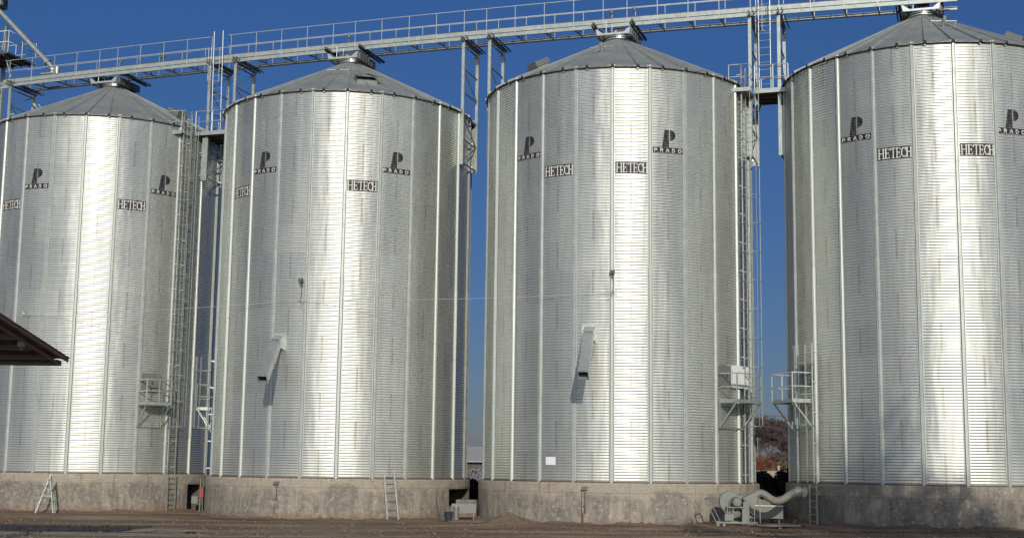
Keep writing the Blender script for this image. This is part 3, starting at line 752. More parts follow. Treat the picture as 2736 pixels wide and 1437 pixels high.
# lower step of the right landing reaching the caged ladder on silo 3
m = MB(); m.box(11.2, 12.02, -2.1, -.6, 16.86, 16.90); 
for zz in (17.4, 17.9): m.tube([(11.2, -2.1, zz), (12.02, -2.1, zz), (12.02, -1.1, zz)], .018, 6)
for a, b in ((11.2, -2.1), (12.02, -2.1)): m.tube([(a, b, 16.88), (a, b, 17.9)], .018, 6)
m.box(11.2, 12.02, -2.13, -2.10, 16.80, 16.95)
tag(m.build('ladder_landing', M_GALV, None, (LX, LY, 0), LA), 'small railed step-off beside the eave at the top right of the third silo', 'platform')
m = MB(); m.box(-14.3, -13.5, -2.1, -.6, 16.78, 16.82)
for zz in (17.3, 17.8): m.tube([(-14.3, -2.1, zz), (-13.5, -2.1, zz), (-13.5, -1.1, zz)], .018, 6)
m.tube([(-13.5, -2.1, 16.8), (-13.5, -2.1, 17.8)], .018, 6); m.box(-14.3, -13.5, -2.13, -2.1, 16.72, 16.88)
tag(m.build('ladder_landing', M_GALV, None, (LX, LY, 0), LA), 'small railed step-off beside the eave at the top right of the leftmost silo', 'platform')

# ---------------------------------------------------------------- caged wall ladders
def wall_ladder(i, a, z0, z1, cz0, cz1, label, wd=.40, hoop=1.12, rails=M_GALVB):
    cx, cy = SILO[i][:2]; t = empty('caged_ladder', (cx, cy, 0), rad(a), label, 'ladder')
    r = R+.20
    for q in (-wd/2, wd/2):
        m = MB(); m.box(q-.028, q+.028, -r-.02, -r+.02, z0, z1); m.build('stile', rails, t)
    n = int((z1-z0)/.3); m = MB(); m.tube([(-wd/2, -r, z0+.2), (wd/2, -r, z0+.2)], .013, 5); rg = m.build('rung', M_GALVB, t)
    for k in range(1, n): c = rg.copy(); COL.objects.link(c); c.parent = t; c.location.z = k*.3
    m = MB(); z = z0+.3; m.box(-wd/2-.03, wd/2+.03, -R-.03, -R, z-.02, z+.02); m.box(-wd/2-.03, -wd/2+.0, -r, -R-.03, z-.02, z+.02); m.box(wd/2, wd/2+.03, -r, -R-.03, z-.02, z+.02); so = m.build('standoff', M_GALVB, t); k = 1
    while z+k*1.12 < z1: c = so.copy(); COL.objects.link(c); c.parent = t; c.location.z = k*1.12; k += 1
    if cz1 > cz0:
        m = MB(); z = cz0; N = 12
        while z <= cz1+.01:
            P = [(.36*math.cos(PI*k/N)*(1.0), -r-.02-.60*math.sin(PI*k/N)**.7, z) for k in range(N+1)]
            m.tube(P, .010, 5); m.box(-.36, -wd/2, -r-.02, -r+.005, z-.02, z+.02); m.box(wd/2, .36, -r-.02, -r+.005, z-.02, z+.02); z += hoop
        for k in (2, 4, 6, 8, 10):
            x = .36*math.cos(PI*k/N); y = -r-.02-.60*math.sin(PI*k/N)**.7
            m.tube([(x, y, cz0), (x, y, cz1)], .007, 5)
        m.build('safety_cage', M_GALV, t)
    return t
wall_ladder(1, 52.0, 1.56, 17.9, 3.6, 17.6, 'tall caged ladder running the full height of the leftmost silo')
wall_ladder(3, 57.0, 1.56, 17.9, 3.7, 17.6, 'tall caged ladder on the right edge of the third silo')
wall_ladder(4, -68.0, 1.62, 6.7, 3.7, 6.6, 'short caged ladder on the left side of the rightmost silo')
wall_ladder(2, -74.0, 1.54, 6.5, 3.5, 6.5, 'short bright caged ladder in the gap at the left edge of the second silo', .32, 1.2, M_GREYP)

# ---------------------------------------------------------------- service platforms
def platform(i, a, w_, z, label, boxes, depth=.75, rm=None):
    cx, cy = SILO[i][:2]; t = empty('service_platform', (cx, cy, 0), rad(a), label, 'platform', 'service platforms bolted to the silo walls')
    y0 = -(R+.10); y1 = y0-depth; h = w_/2
    m = MB(); m.box(-h, h, y1, y0, z-.03, z); m.build('deck', M_GREYP, t)
    m = MB(); m.box(-h, h, y1-.012, y1, z-.08, z+.06); m.box(-h-.012, -h, y1, y0, z-.08, z+.06); m.box(h, h+.012, y1, y0, z-.08, z+.06); m.build('edge_plate', M_GALV, t)
    m = MB()
    for zz in (.52, 1.02):
        m.box(-h, h, y1-.035, y1-.005, z+zz-.02, z+zz+.02); m.box(-h-.02, -h+.01, y1, y0, z+zz-.02, z+zz+.02); m.box(h-.01, h+.02, y1, y0, z+zz-.02, z+zz+.02)
    for s in (-h, 0, h): m.box(s-.022, s+.022, y1-.03, y1+.01, z, z+1.03)
    m.build('railing', rm or M_GALVB, t)
    for s in (-h+.04, h-.04):
        m = MB(); m.bar((s, y1+.05, z-.06), (s, y0+.03, z-.98), .05); m.bar((s, y0+.03, z-1.02), (s, y0+.03, z), .045); m.build('brace', M_GALV, t)
    m = MB(); m.bar((-h-.05, y0+.03, z-1.0), (h+.05, y0+.03, z-1.0), .04); m.build('wall_rail', M_GALV, t)
    for nm, x0, x1, z0, z1, mt in boxes:
        m = MB(); m.box(x0, x1, y0-.02, y0+.14, z+z0, z+z1); m.box(x0-.02, x1+.02, y0-.035, y0-.02, z+z0-.02, z+z1+.02)
        b = m.build(nm, mt, t)
        if nm != 'access_hatch': continue
        q = MB(); q.box((x0+x1)/2-.03, (x0+x1)/2+.03, y0-.08, y0-.035, z+(z0+z1)/2-.06, z+(z0+z1)/2+.06); q.build('door_handle', M_DARK, b)
    return t
platform(1, 40.5, 1.15, 4.57, 'service platform with a grey hatch panel on the leftmost silo', [('access_hatch', -.42, .40, .55, 1.28, M_GREYP)])
platform(3, 47.0, 1.65, 4.60, 'service platform with a bright white hatch on the third silo', [('access_hatch', -.75, -.15, .58, 1.32, M_GREYP), ('open_hatch_door', .0, 1.08, .55, 1.36, M_WHITE)])
platform(4, -76.0, 1.75, 4.60, 'service platform with a dark grey hatch on the rightmost silo', [('access_hatch', -.15, .75, .62, 1.38, M_GREYP)])
platform(2, -86.0, .75, 4.35, 'narrow service platform at the left edge of the second silo', [('access_hatch', -.3, .3, .6, 1.2, M_GREYP)], .6, M_GREYP)

# ---------------------------------------------------------------- wall lamps and cable
def lamp(i, a, z, label):
    cx, cy = SILO[i][:2]; t = empty('floodlight', (cx, cy, 0), rad(a), label, 'lamp', 'small floodlights on the silo fronts'); y = -(R+.07)
    m = MB(); m.raw([(-.09,y-.05,z-.02),(.09,y-.05,z-.02),(.09,y-.17,z-.07),(-.09,y-.17,z-.07),(-.09,y-.09,z+.07),(.09,y-.09,z+.07),(.09,y-.20,z+.03),(-.09,y-.20,z+.03)], [(3,2,1,0),(4,5,6,7),(0,1,5,4),(1,2,6,5),(2,3,7,6),(3,0,4,7)]); h = m.build('lamp_housing', M_DARK, t)
    m = MB(); m.raw([(-.07,y-.176,z-.06),(.07,y-.176,z-.06),(.07,y-.205,z+.02),(-.07,y-.205,z+.02)], [(0,1,2,3)]); m.build('lens', M_LGREY, h)
    m = MB(); m.bar((0,y,z-.12),(0,y-.12,z), .03); m.box(-.05,.05,y-.05,y,z-.22,z-.08); m.tube([(0,y-.02,z-.2),(.03,y-.06,z-.5),(-.02,y-.02,z-.9)], .010, 5); m.build('bracket', M_DARK, t)
    m = MB(); rg = random.Random(i)
    for k in range(4):
        P = [(0, y-.03, z-.75)]
        for j in range(5): P.append((P[-1][0]+rg.uniform(-.10, .10), y-.04-rg.random()*.05, P[-1][2]+rg.uniform(-.12, .06)))
        m.tube(P, .007, 4)
    m.build('loose_wire', M_CABLE, t)
lamp(2, -11.2, 9.30, 'small dark floodlight halfway up the second silo'); lamp(3, -6.6, 9.25, 'small dark floodlight halfway up the third silo')
rg = random.Random(77); m = MB()
for k in range(5):
    P = [Vector((0, -(R+.08), 8.35))]
    for j in range(6): P.append(P[-1]+Vector((rg.uniform(-.12, .14), 0, rg.uniform(-.10, .08)))); P[-1].y = -(R+.08+rg.random()*.04)
    m.tube(P, .008, 4)
m.box(-.04, .04, -(R+.12), -(R+.05), 8.28, 8.40)
tag(m.build('wire_tangle', M_CABLE, None, (*SILO[1][:2], 0), rad(-19.5)), 'tangle of loose wire ends on the front of the leftmost silo', 'wires')
m = MB()
def cable(p, q, sag):
    m.tube([p.lerp(q, k/16)-Vector((0, 0, sag*4*(k/16)*(1-k/16))) for k in range(17)], .006, 5)
cable(sp(1, rad(-19.5), R+.14, 8.3), sp(2, rad(-11.2), R+.14, 8.5), .10); cable(sp(2, rad(-11.2), R+.14, 8.5), sp(3, rad(-6.6), R+.14, 8.45), .08)
tag(m.build('cable', M_CABLE), 'thin pale cable strung across the silo fronts between the floodlights', 'cable')

# walkway lamps and junction boxes on the bridge
def wlamp(s, off, z, r, label):
    t = empty('walkway_lamp', tuple(cv(s, off, 0)), LA, label, 'lamp', 'small lamps along the conveyor walkway')
    m = MB(); m.tube([(0,0,zc(s,20.7)),(0,0,zc(s,z))], .02, 6); m.build('stem', M_DARK, t)
    m = MB(); z_ = zc(s, z); m.tube([(0,0,z_-.10),(0,0,z_-.04),(0,0,z_+.08),(0,0,z_+.12)], [r*.5, r, r, r*.6], 12); m.build('lamp_head', M_LGREY, t)
wlamp(-16.2, .2, 21.28, .13, 'largest of the walkway lamps, right of the first outlet gate'); wlamp(-18.5, .2, 21.25, .07, 'small walkway lamp directly above the first outlet gate')
wlamp(-17.45, .2, 21.27, .07, 'small walkway lamp between the first outlet gate and the largest lamp')
wlamp(-6.35, .0, 21.22, .09, 'small walkway lamp above the second outlet gate'); wlamp(5.9, .0, 21.22, .09, 'left one of two walkway lamps above the third outlet gate'); wlamp(6.9, .0, 21.25, .08, 'right one of two walkway lamps above the third outlet gate')

# ---------------------------------------------------------------- bucket elevator at the left end
EL = empty('bucket_elevator', (LX, LY, 0), LA, 'elevator tower with a small railed platform at the upper left edge', 'elevator')
m = MB()
for o_ in (-.1, .75): m.box(-27.2, -26.75, o_, o_+.4, 0, 24.6)
m.build('leg_casing', M_GALV, EL)
m = MB(); m.box(-27.35, -26.6, -.2, 1.25, 24.6, 25.9); m.box(-26.6, -25.55, .0, .5, 24.5, 25.0); m.tube([(-25.75,.2,25.6),(-25.3,.2,25.6)], .28, 14); m.tube([(-25.65,-.1,25.0),(-25.3,-.1,25.0)], .22, 12); m.build('head_drive', M_DARK, EL)
m = MB(); m.box(-25.7, -25.35, -.25, -.1, 24.55, 24.75); m.build('drive_guard', M_GALV, EL)
m = MB(); m.box(-28.2, -24.38, -.7, 1.4, 21.80, 21.88); 
for k in range(8): m.box(-28.2+k*.5, -28.14+k*.5, -.68, 1.38, 21.72, 21.80)
m.build('platform_deck', M_DARK, EL)
m = MB()
for zz in (22.4, 22.95):
    m.tube([(-28.2,-.7,zz),(-24.38,-.7,zz),(-24.38,1.4,zz),(-28.2,1.4,zz)], .02, 6)
for s, o_ in ((-24.38,-.7),(-25.4,-.7),(-26.6,-.7),(-24.38,1.4),(-24.38,.35),(-25.6,1.4)): m.tube([(s,o_,21.85),(s,o_,22.95)], .022, 6)
m.build('railing', M_GALV, EL)
m = MB()
for s in (-28, -26.2):
    for o_ in (-.6, 1.3): m.box(s-.07, s+.07, o_-.07, o_+.07, 0, 24)
for k in range(10):
    z = 1+k*2.2
    for o_ in (-.6, 1.3): m.bar((-28,o_,z),(-26.2,o_,z+2.1), .06); m.bar((-28,o_,z),(-26.2,o_,z), .06)
    for s in (-28, -26.2): m.bar((s,-.6,z),(s,1.3,z), .06); m.bar((s,-.6,z),(s,1.3,z+2.1), .05)
m.build('lattice_mast', M_GALV, EL)
m = MB(); m.bar((-25.05,-.1,23.4),(-25.2,-.1,22.4), .05); m.bar((-25.2,-.1,22.4),(-24.55,-.1,20.75), .05); m.build('strut', M_GALVB, EL)
m = MB(); m.tube([(-26.6,.1,25.0),(-25.75,.1,24.38),(-22.62,.1,21.42),(-22.35,.1,21.15),(-22.30,.1,20.72)], [.115]*5, 14)
m.tube([(-22.30,.1,20.98),(-22.30,.1,21.04)], .19, 14); m.tube([(-22.66,.1,21.46),(-22.60,.1,21.40)], .18, 14); m.tube([(-22.05,.1,20.72),(-22.05,.1,21.15)], .12, 10); m.box(-22.75,-22.0,-.22,.4,20.74,20.80)
m.build('spout_pipe', M_GALV, EL)
m = MB(); m.bar((-25.9,-.95,19.95),(-24.0,-.95,19.98),.07,.08); m.build('tie_beam', M_GALVB, EL)

# ---------------------------------------------------------------- things at ground level
# stepladder in front of silo 1
def stepladder():
    x0, x1, y = -19.55, -18.85, 57.25; g = gz(-19); ax, az = -19.06, 1.50
    t = empty('stepladder', (x0, y, g), 0, 'folding stepladder standing in front of the leftmost plinth', 'stepladder')
    def W(p): return (p[0]-x0, p[1]-y, p[2]-g)
    m = MB()
    for o_ in (-.22, .22): m.bar(W((x0, y-.12+o_*.5, g)), W((ax+.02, y+o_*.35, az)), .055, .03)
    for k in range(6):
        f = (k+.6)/6.4; px = x0+(ax-x0)*f; pz = g+(az-g)*f; m.box(px-x0-.04, px-x0+.07, -.12-.16, -.12+.20, pz-g-.01, pz-g+.01)
    m.build('step_frame', M_GALVB, t)
    m = MB()
    for o_ in (-.20, .22): m.bar(W((x1, y+.02+o_*.6, g)), W((ax-.02, y+o_*.35, az-.05)), .045, .03)
    for k in range(2): f = .3+k*.3; m.bar(W((x1+(ax-x1)*f, y-.2, g+(az-g)*f)), W((x1+(ax-x1)*f, y+.2, g+(az-g)*f)), .03)
    m.build('rear_frame', M_GALV, t)
    m = MB(); m.bar(W((x0+.22, y-.1, .62)), W((x1-.10, y+.05, .62)), .025); m.build('spreader', M_GALVB, t)
stepladder()
def straight_ladder(name, A, B, wvec, n, wd, label, mat, cat='ladder', top=None):
    A = Vector(A); B = Vector(B); wv = Vector(wvec).normalized()*wd/2
    t = empty(name, A, 0, label, cat)
    for s in (-1, 1):
        m = MB(); m.bar(wv*s, B-A+wv*s*(.9 if name == 'leaning_ladder' else 1), .035, .06, 0, tuple(wv.normalized())); m.build('stile', mat, t)
    for k in range(n):
        f = (k+.6)/n; c = (B-A)*f; m = MB(); m.tube([c-wv*.97, c+wv*.97], .016, 6); m.build('rung', mat, t)
    return t
a = rad(51.6); straight_ladder('plinth_ladder', sp(1, a, PR+.14, gz(-15)), sp(1, a, PR+.14, 1.50), (math.cos(a), math.sin(a), 0), 7, .42, 'fixed ladder on the leftmost plinth below the tall caged ladder', M_GALV)
a = rad(27.3); straight_ladder('leaning_ladder', sp(2, a, R+.70, gz(-4.5)), sp(2, a-.005, R+.24, 1.80), (math.cos(a), math.sin(a), 0), 6, .46, 'aluminium ladder leaning against the plinth of the second silo', M_GALVB)
a = rad(-64.6); pl = straight_ladder('plinth_ladder', sp(4, a, PR+.16, gz(10.8)), sp(4, a, PR+.16, 1.56), (math.cos(a), math.sin(a), 0), 6, .40, 'fixed ladder on the dark plinth of the rightmost silo', M_GALV)
m = MB(); m.box(.10, .42, -.10, .06, 1.06, 1.24); m.build('mounting_box', M_GREYP, pl)
# iron bracket and rod on plinths 2 and 3
def rod(i, a, label, low):
    t = empty('wall_bracket', tuple(sp(i, rad(a), PR, 0)), rad(a), label, 'bracket'); 
    m = MB(); m.raw([(-.11,-.16,1.27),(.11,-.16,1.27),(.11,0,1.36),(-.11,0,1.36),(-.11,-.16,1.30),(.11,-.16,1.30),(.11,0,1.39),(-.11,0,1.39)], [(3,2,1,0),(4,5,6,7),(0,1,5,4),(1,2,6,5),(2,3,7,6),(3,0,4,7)]); m.box(-.05,.05,-.05,0,1.18,1.29); m.build('cover_flap', M_GREYP, t)
    m = MB(); m.tube([(0,-.03,1.2),(0,-.03,.66)], .014, 6); m.tube([(-.05,-.03,.66),(0,-.03,.60),(.05,-.03,.66),(0,-.03,.72)], .014, 6, closed=True)
    m.tube([(-.08+low*.05,-.03,.42),(-.08+low*.05,-.03,low)], .016, 6)
    if i == 3: m.tube([(-.12,-.03,1.16),(-.12,-.03,.06)], .010, 6); m.box(-.02,.03,-.05,-.0,.42,.72)
    m.build('pull_rod', M_RUST, t)
rod(2, -18.3, 'small metal flap and rod on the plinth of the second silo', .12); rod(3, -16.7, 'small metal flap with a long drain line on the plinth of the third silo', .05)
# white paper notice, taped so it lies on the corrugation crests
m = MB(); n = 8
for k in range(n):
    a0 = rad(-33.8+4.4*k/n); a1 = rad(-33.8+4.4*(k+1)/n)
    for r_, fl in ((R+.013, 0), (R+.010, 1)):
        P = [sp(3, a0, r_, 2.15), sp(3, a1, r_, 2.15), sp(3, a1, r_, 2.44), sp(3, a0, r_, 2.44)]; m.face(P[::-1] if fl else P, 0)
tag(m.build('paper_notice', M_PAPER), 'white paper notice taped low on the front of the third silo', 'notice')
# shovel and bucket
t = empty('shovel', (-2.72, 53.95, gz(-2.5)), 0, 'long-handled shovel leaning on the plinth behind the bucket', 'shovel')
m = MB(); m.tube([(.17,-.10,.05),(-.12,.28,1.35)], .018, 6); m.build('handle', M_TIMBER, t); m = MB(); m.raw([(.07,-.2,.0),(.33,-.2,.0),(.30,-.02,.28),(.10,-.02,.28),(.07,-.215,.0),(.33,-.215,.0),(.30,-.035,.28),(.10,-.035,.28)], [(0,1,2,3),(7,6,5,4),(0,3,7,4),(1,5,6,2)]); m.build('blade', M_DARK, t)
t = empty('bucket', (-2.33, 53.55, gz(-2.3)), 0, 'black rubber bucket on the ground right of the shovel', 'bucket')
m = MB(); N = 18
for k in range(N):
    a0, a1 = 2*PI*k/N, 2*PI*(k+1)/N; q = lambda a, r, z: (r*math.cos(a), r*math.sin(a), z)
    m.raw([q(a0,.12,0),q(a1,.12,0),q(a1,.17,.32),q(a0,.17,.32),q(a1,.155,.32),q(a0,.155,.32),q(a1,.11,.02),q(a0,.11,.02),(0,0,.02)], [(0,1,2,3),(3,2,4,5),(5,4,6,7),(7,6,8)], 0, True)
m.build('bucket_body', M_RUBBER_SHADE, t); m = MB(); m.tube([(.165*math.cos(PI*k/8), 0.02, .31+.12*math.sin(PI*k/8)) for k in range(9)], .006, 5); m.build('bail', M_DARK, t)
# grey trestle tray between plinths 2 and 3
t = empty('metal_tray', (-1.78, 54.2, gz(-1.7)), rad(2), 'pale grey metal tray on legs between the second and third plinth', 'tray')
m = MB(); m.box(-.45,.45,-.25,.45,.32,.34); m.box(-.45,.45,-.27,-.25,.26,.60); m.box(-.45,.45,.45,.47,.26,.60); m.box(-.47,-.45,-.27,.47,.26,.60); m.box(.45,.47,-.27,.47,.26,.60); m.build('tray_body', M_LGREY, t)
for sx in (-.42, .40):
    for sy in (-.22, .40): m = MB(); m.box(sx-.02,sx+.02,sy-.02,sy+.02,0,.32); m.build('leg', M_LGREY, t)
t = empty('pipe_stub', (-2.05, 53.72, gz(-2)), 0, 'short grey upright pipe at the left end of the metal tray', 'pipe'); m = MB(); m.tube([(0,0,-.05),(0,0,.50)], .11, 16); m.build('pipe_body', M_GREYP, t); m = MB(); m.tube([(0,0,.50),(0,0,.53)], .125, 16); m.build('flange', M_GALV, t)
# concrete link walls and covered trench between the plinths
def linkbox(c, sx, sy, sz, rz, label, mat=M_CONC, z=0):
    m = MB(); m.box(-sx, sx, -sy, sy, -.3, sz); o = m.build('concrete_block', mat, None, (c[0], c[1], z), rz); tag(o, label, 'concrete block'); o['soot'] = .4; return o
p = cv(.22, -.9, 0); linkbox(p, .55, .25, .70, LA, 'low concrete block in the gap between the second and third plinth')
p = cv(12.25, -1.3, 0); linkbox(p, .30, .4, .85, LA, 'low concrete block in the gap behind the blower', z=.1)
# long grey trough beside blower
t = empty('steel_trough', (9.42, 50.75, gz(9.4)), rad(-12), 'long pale grey steel trough lying between the third and rightmost plinth', 'trough')
m = MB(); m.box(-.62,.62,-.03,0,.22,.66); m.box(-.62,.62,.5,.53,.22,.66); m.box(-.62,.62,-.03,.53,.20,.22); m.box(-.65,-.62,-.03,.53,.2,.66); m.box(.62,.65,-.03,.53,.2,.66); m.build('trough_body', M_LGREY, t)
m = MB(); m.box(-.66,.66,-.06,-.03,.64,.68); m.build('rim', M_GALVB, t)
for s in (-.5,.5): m = MB(); m.box(s-.03,s+.03,.1,.4,-.02,.2); m.build('foot', M_DARK, t)
# red-and-white valve post at the left edge of plinth 2
t = empty('valve_post', (-13.72, 61.25, gz(-13)), 0, 'white post with a red box in the gap left of the second plinth', 'post')
m = MB(); m.tube([(0,0,-.02),(0,0,1.48)], .04, 12); m.tube([(.11,.02,-.02),(.11,.02,1.46)], .022, 10); m.build('post_pipe', M_LGREY, t)
m = MB(); m.box(-.02,.16,-.10,.06,.60,1.00); m.build('red_box', M_RED, t); m = MB(); m.box(-.36,-.08,-.10,.05,.35,.66); m.build('meter_box', M_LGREY, t)
t = empty('vent_pipe', (-1.02, 54.62, gz(-1)), 0, 'short bright pipe at the upper left corner of the third plinth', 'pipe')
m = MB(); m.tube([(0,-.10,.95),(0,-.10,1.45)], .07, 12); m.build('pipe_body', M_GALVB, t); m = MB(); m.tube([(0,-.10,1.45),(0,-.10,1.50)], .10, 12); m.build('pipe_cap', M_WHITE, t)
# heap of sand
def heap(x, y, rx, ry, h, label):
    m = MB(); N, Q = 40, 12; rg = random.Random(5); V = [(0, 0, h)]; F = []
    for j in range(1, Q+1):
        f = j/Q
        for k in range(N):
            a = 2*PI*k/N; q = f*(1+.12*math.sin(3*a+1)+.06*math.sin(7*a)); V.append((rx*q*math.cos(a), ry*q*math.sin(a), h*(1-f)**1.25*(1+.1*math.sin(5*a+j))+rg.uniform(-.012, .012)-(.06 if j == Q else 0)))
    F += [(0, 1+k, 1+(k+1) % N) for k in range(N)]
    for j in range(Q-1):
        b = 1+j*N; F += [(b+k, b+N+k, b+N+(k+1) % N, b+(k+1) % N) for k in range(N)]
    m.raw(V, F, 0, True); tag(m.build('sand_heap', M_SAND, None, (x, y, gz(x))), label, 'sand heap', None)
heap(-.05, 50.55, 1.15, .85, .42, 'low heap of brown sand against the third plinth')

# ---------------------------------------------------------------- blower with its duct
BL = empty('aeration_fan', (7.9, 49.0, gz(7.9)), 0, 'pale grey wheeled blower feeding the rightmost plinth through a hose', 'blower')
def pipe_fan():
    g = 0
    m = MB(); C0 = Vector((-.02, .12, .86)); N = 40; V = []
    # spiral fan housing, flat sides
    def prof(k):
        t = 2*PI*k/N; r = .36+.07*(k/N); return C0.x+r*math.cos(t+.6), C0.z+r*math.sin(t+.6)
    P = [prof(k) for k in range(N+1)]
    for k in range(N):
        (xa, za), (xb, zb) = P[k], P[k+1]; y0, y1 = -.05, .28
        m.raw([(xa,y0,za),(xb,y0,zb),(xb,y1,zb),(xa,y1,za)], [(0,1,2,3)], 0, True)
        m.raw([(xa,y0,za),(xb,y0,zb),(C0.x,y0,C0.z)], [(0,2,1)], 0); m.raw([(xa,y1,za),(xb,y1,zb),(C0.x,y1,C0.z)], [(0,1,2)], 0)
        m.bar((xa,y0-.01,za),(xb,y0-.01,zb), .03, .03)
    m.box(.12,.42,-.03,.26,.44,.80)
    m.build('fan_housing', M_LGREY, BL)
    m = MB(); m.tube([(.14,-.05,.84),(.14,-.10,.84),(.14,-.42,.84),(.14,-.45,.84)], [.19,.17,.17,.12], 20)
    for k in range(10): t = 2*PI*k/10; m.bar((.14+.175*math.cos(t),-.12,.84+.175*math.sin(t)),(.14+.175*math.cos(t),-.40,.84+.175*math.sin(t)), .012)
    mo = m.build('motor', M_GREYP, BL); m = MB(); m.tube([(.14,-.45,.84),(.14,-.48,.84)], .07, 14); m.build('motor_cap', M_LGREY, mo)
    m = MB(); m.tube([(-.05,-.3,1.0),(-.12,-.36,.7),(-.08,-.38,.4),(-.1,-.36,.16),(.1,-.4,.10),(.5,-.42,.12)], .012, 6); m.build('power_cable', M_LGREY, BL)
    m = MB()
    for x in (-.20, .0, .34): m.box(x-.02,x+.02,-.36,-.32,.15,.66)
    m.box(-.22,.40,-.40,-.05,.64,.68); m.box(.36,.58,-.34,.0,.13,.86); m.build('motor_stand', M_LGREY, BL)
    m = MB()
    for y in (-.42,.35): m.box(-.62,.85,y-.025,y+.025,.10,.16)
    for x in (-.6,-.1,.5,.82): m.box(x-.025,x+.025,-.42,.35,.10,.16)
    m.build('chassis', M_GREYP, BL)
    m = MB()
    for dx, dy in ((0, -.45), (.20, -.02)):
        m.tube([(-.58+dx,dy,.10),(-1.0+dx,dy*.6,.94)], .020, 8)
    m.tube([(-1.0,-.27,.94),(-.80,-.01,.94)], .020, 8); m.build('push_handle', M_GREYP, BL)
    for x, y in ((-.55,-.45),(-.35,-.52),(.70,-.42),(.70,.35)):
        m = MB(); m.tube([(x,y-.02,.055),(x,y+.02,.055)], .055, 14); w_ = m.build('wheel', M_LGREY, BL)
        m = MB(); m.box(x-.02,x+.02,y-.035,y+.035,.06,.13); m.build('fork', M_GREYP, BL)
    m = MB(); m.box(-.30,.0,-.40,-.38,.2,.42); m.build('switch_box', M_GREYP, BL)
    # square-to-round transition and duct
    m = MB()
    a, b, c = Vector((.30,-.12,.98)), Vector((.66,-.12,.62)), Vector((.90,-.10,1.18))
    n0 = [Vector((.36,-.28,.98)),Vector((.70,-.28,.60)),Vector((.70,.12,.60)),Vector((.36,.12,.98))]
    dirn = (Vector((.98,-.08,1.24))-Vector((.53,-.08,.79))).normalized(); cen = Vector((.84,-.08,1.08)); pa = (n0[1]-n0[0]).normalized(); pb = Vector((0,1,0))
    rn = [cen+pa*.15*sx+pb*.15*sy for sx, sy in ((-.8,-.8),(.8,-.8),(.8,.8),(-.8,.8))]
    m.raw(n0+rn, [(0,1,5,4),(1,2,6,5),(2,3,7,6),(3,0,4,7),(3,2,1,0)]); m.build('transition_duct', M_LGREY, BL)
    m = MB(); m.bar(n0[0], n0[1], .05, .05); m.bar(n0[3], n0[2], .05, .05); m.bar((.42,-.08,.72),(.80,-.08,.34), .03, .36, 0, (0,1,0)); m.build('damper_plate', M_DARK, BL)
    pts = [(.80,-.08,1.02),(.90,-.06,1.13),(1.03,-.03,1.16),(1.20,.0,1.10),(1.38,.04,.98),(1.56,.1,.90),(1.76,.18,.90),(1.96,.28,.98),(2.16,.42,1.10),(2.32,.50,1.17)]
    # smooth the path
    from mathutils import geometry
    Q = []
    for k in range(len(pts)-1):
        p0 = Vector(pts[max(k-1,0)]); p1 = Vector(pts[k]); p2 = Vector(pts[k+1]); p3 = Vector(pts[min(k+2,len(pts)-1)])
        for j in range(6):
            u = j/6; Q.append(.5*((2*p1)+(-p0+p2)*u+(2*p0-5*p1+4*p2-p3)*u*u+(-p0+3*p1-3*p2+p3)*u**3))
    Q.append(Vector(pts[-1])); m = MB(); m.tube(Q, [.135+(.005 if k % 3 == 0 else 0) for k in range(len(Q))], 20); m.build('flexible_hose', M_HOSE, BL)
    m = MB(); m.tube([(2.30,.49,1.165),(2.52,.62,1.22)], .15, 20); m.tube([(2.50,.60,1.215),(2.54,.63,1.225)], .19, 20); m.build('hose_collar', M_GALVB, BL)
    m = MB(); m.tube([(.55,-.5,.05),(1.2,-.42,.04),(1.9,.1,.05),(2.25,.35,.06),(2.35,.4,.22)], .014, 6); m.build('tow_bar', M_GREYP, BL)
    for x in (.78, .98): 
        m = MB(); m.bar((x,-.2,.12),(x,-.15,1.0), .03); m.build('duct_prop', M_GREYP, BL)
pipe_fan()
# flange plate on plinth 4 that takes the hose, timber planks by the blower
a = rad(-70); t = empty('inlet_flange', tuple(sp(4, a, PR+.0, 0)), a, 'square steel inlet flange on the plinth where the hose ends', 'flange')
m = MB(); m.box(-.22,.22,-.04,0,.75,1.50); m.build('flange_plate', M_GREYP, t); m = MB(); m.tube([(0,-.04,1.27),(0,-.16,1.27)], .18, 18); m.build('inlet_ring', M_GALVB, t)
m = MB(); m.bar((6.75,50.25,gz(7)),(6.35,50.62,1.05), .10, .03); tag(m.build('plank', M_TIMBER), 'dark plank leaning on the plinth left of the blower', 'plank')
m = MB(); m.bar((8.6,48.35,gz(9)+.05),(10.3,48.95,gz(9)+.05), .22, .03); tag(m.build('plank', M_HOSE), 'pale board lying on the wet ground in front of the trough', 'plank')
# rusty clutter along plinth 3
m = MB(); rg = random.Random(9)
for k in range(60):
    a = rad(rg.uniform(28, 42)); q = sp(3, a, PR+rg.uniform(.1, .5), gz(7)+rg.uniform(.01, .09)); d = Vector((rg.uniform(-.2,.2), rg.uniform(-.15,.15), rg.uniform(-.03,.06))); m.bar(q-d*.7, q+d*.7, rg.uniform(.01,.04), rg.uniform(.01,.03))
tag(m.build('scrap_pile', M_RUST), 'tangle of rusty scrap and twigs at the foot of the third plinth beside the blower', 'scrap', None, 'stuff')
m = MB()
for k in range(3200):
    x = rg.uniform(-20, 16); y = rg.uniform(38, 52); s = .008+.042*rg.random()**3
    if y > 49.5+(-x*.3): y -= 6
    T = Matrix.Translation((x, y, gz(x)+s*.4)) @ Matrix.Rotation(rg.uniform(0, 6), 4, 'Z') @ Matrix.Rotation(rg.uniform(0, 1), 4, 'X'); m.box(-s, s, -s*.7, s*.7, -s*.5, s*.5, 0, T)
tag(m.build('pebbles', M_SAND), 'pebbles and clods scattered over the yard', 'pebbles', None, 'stuff')

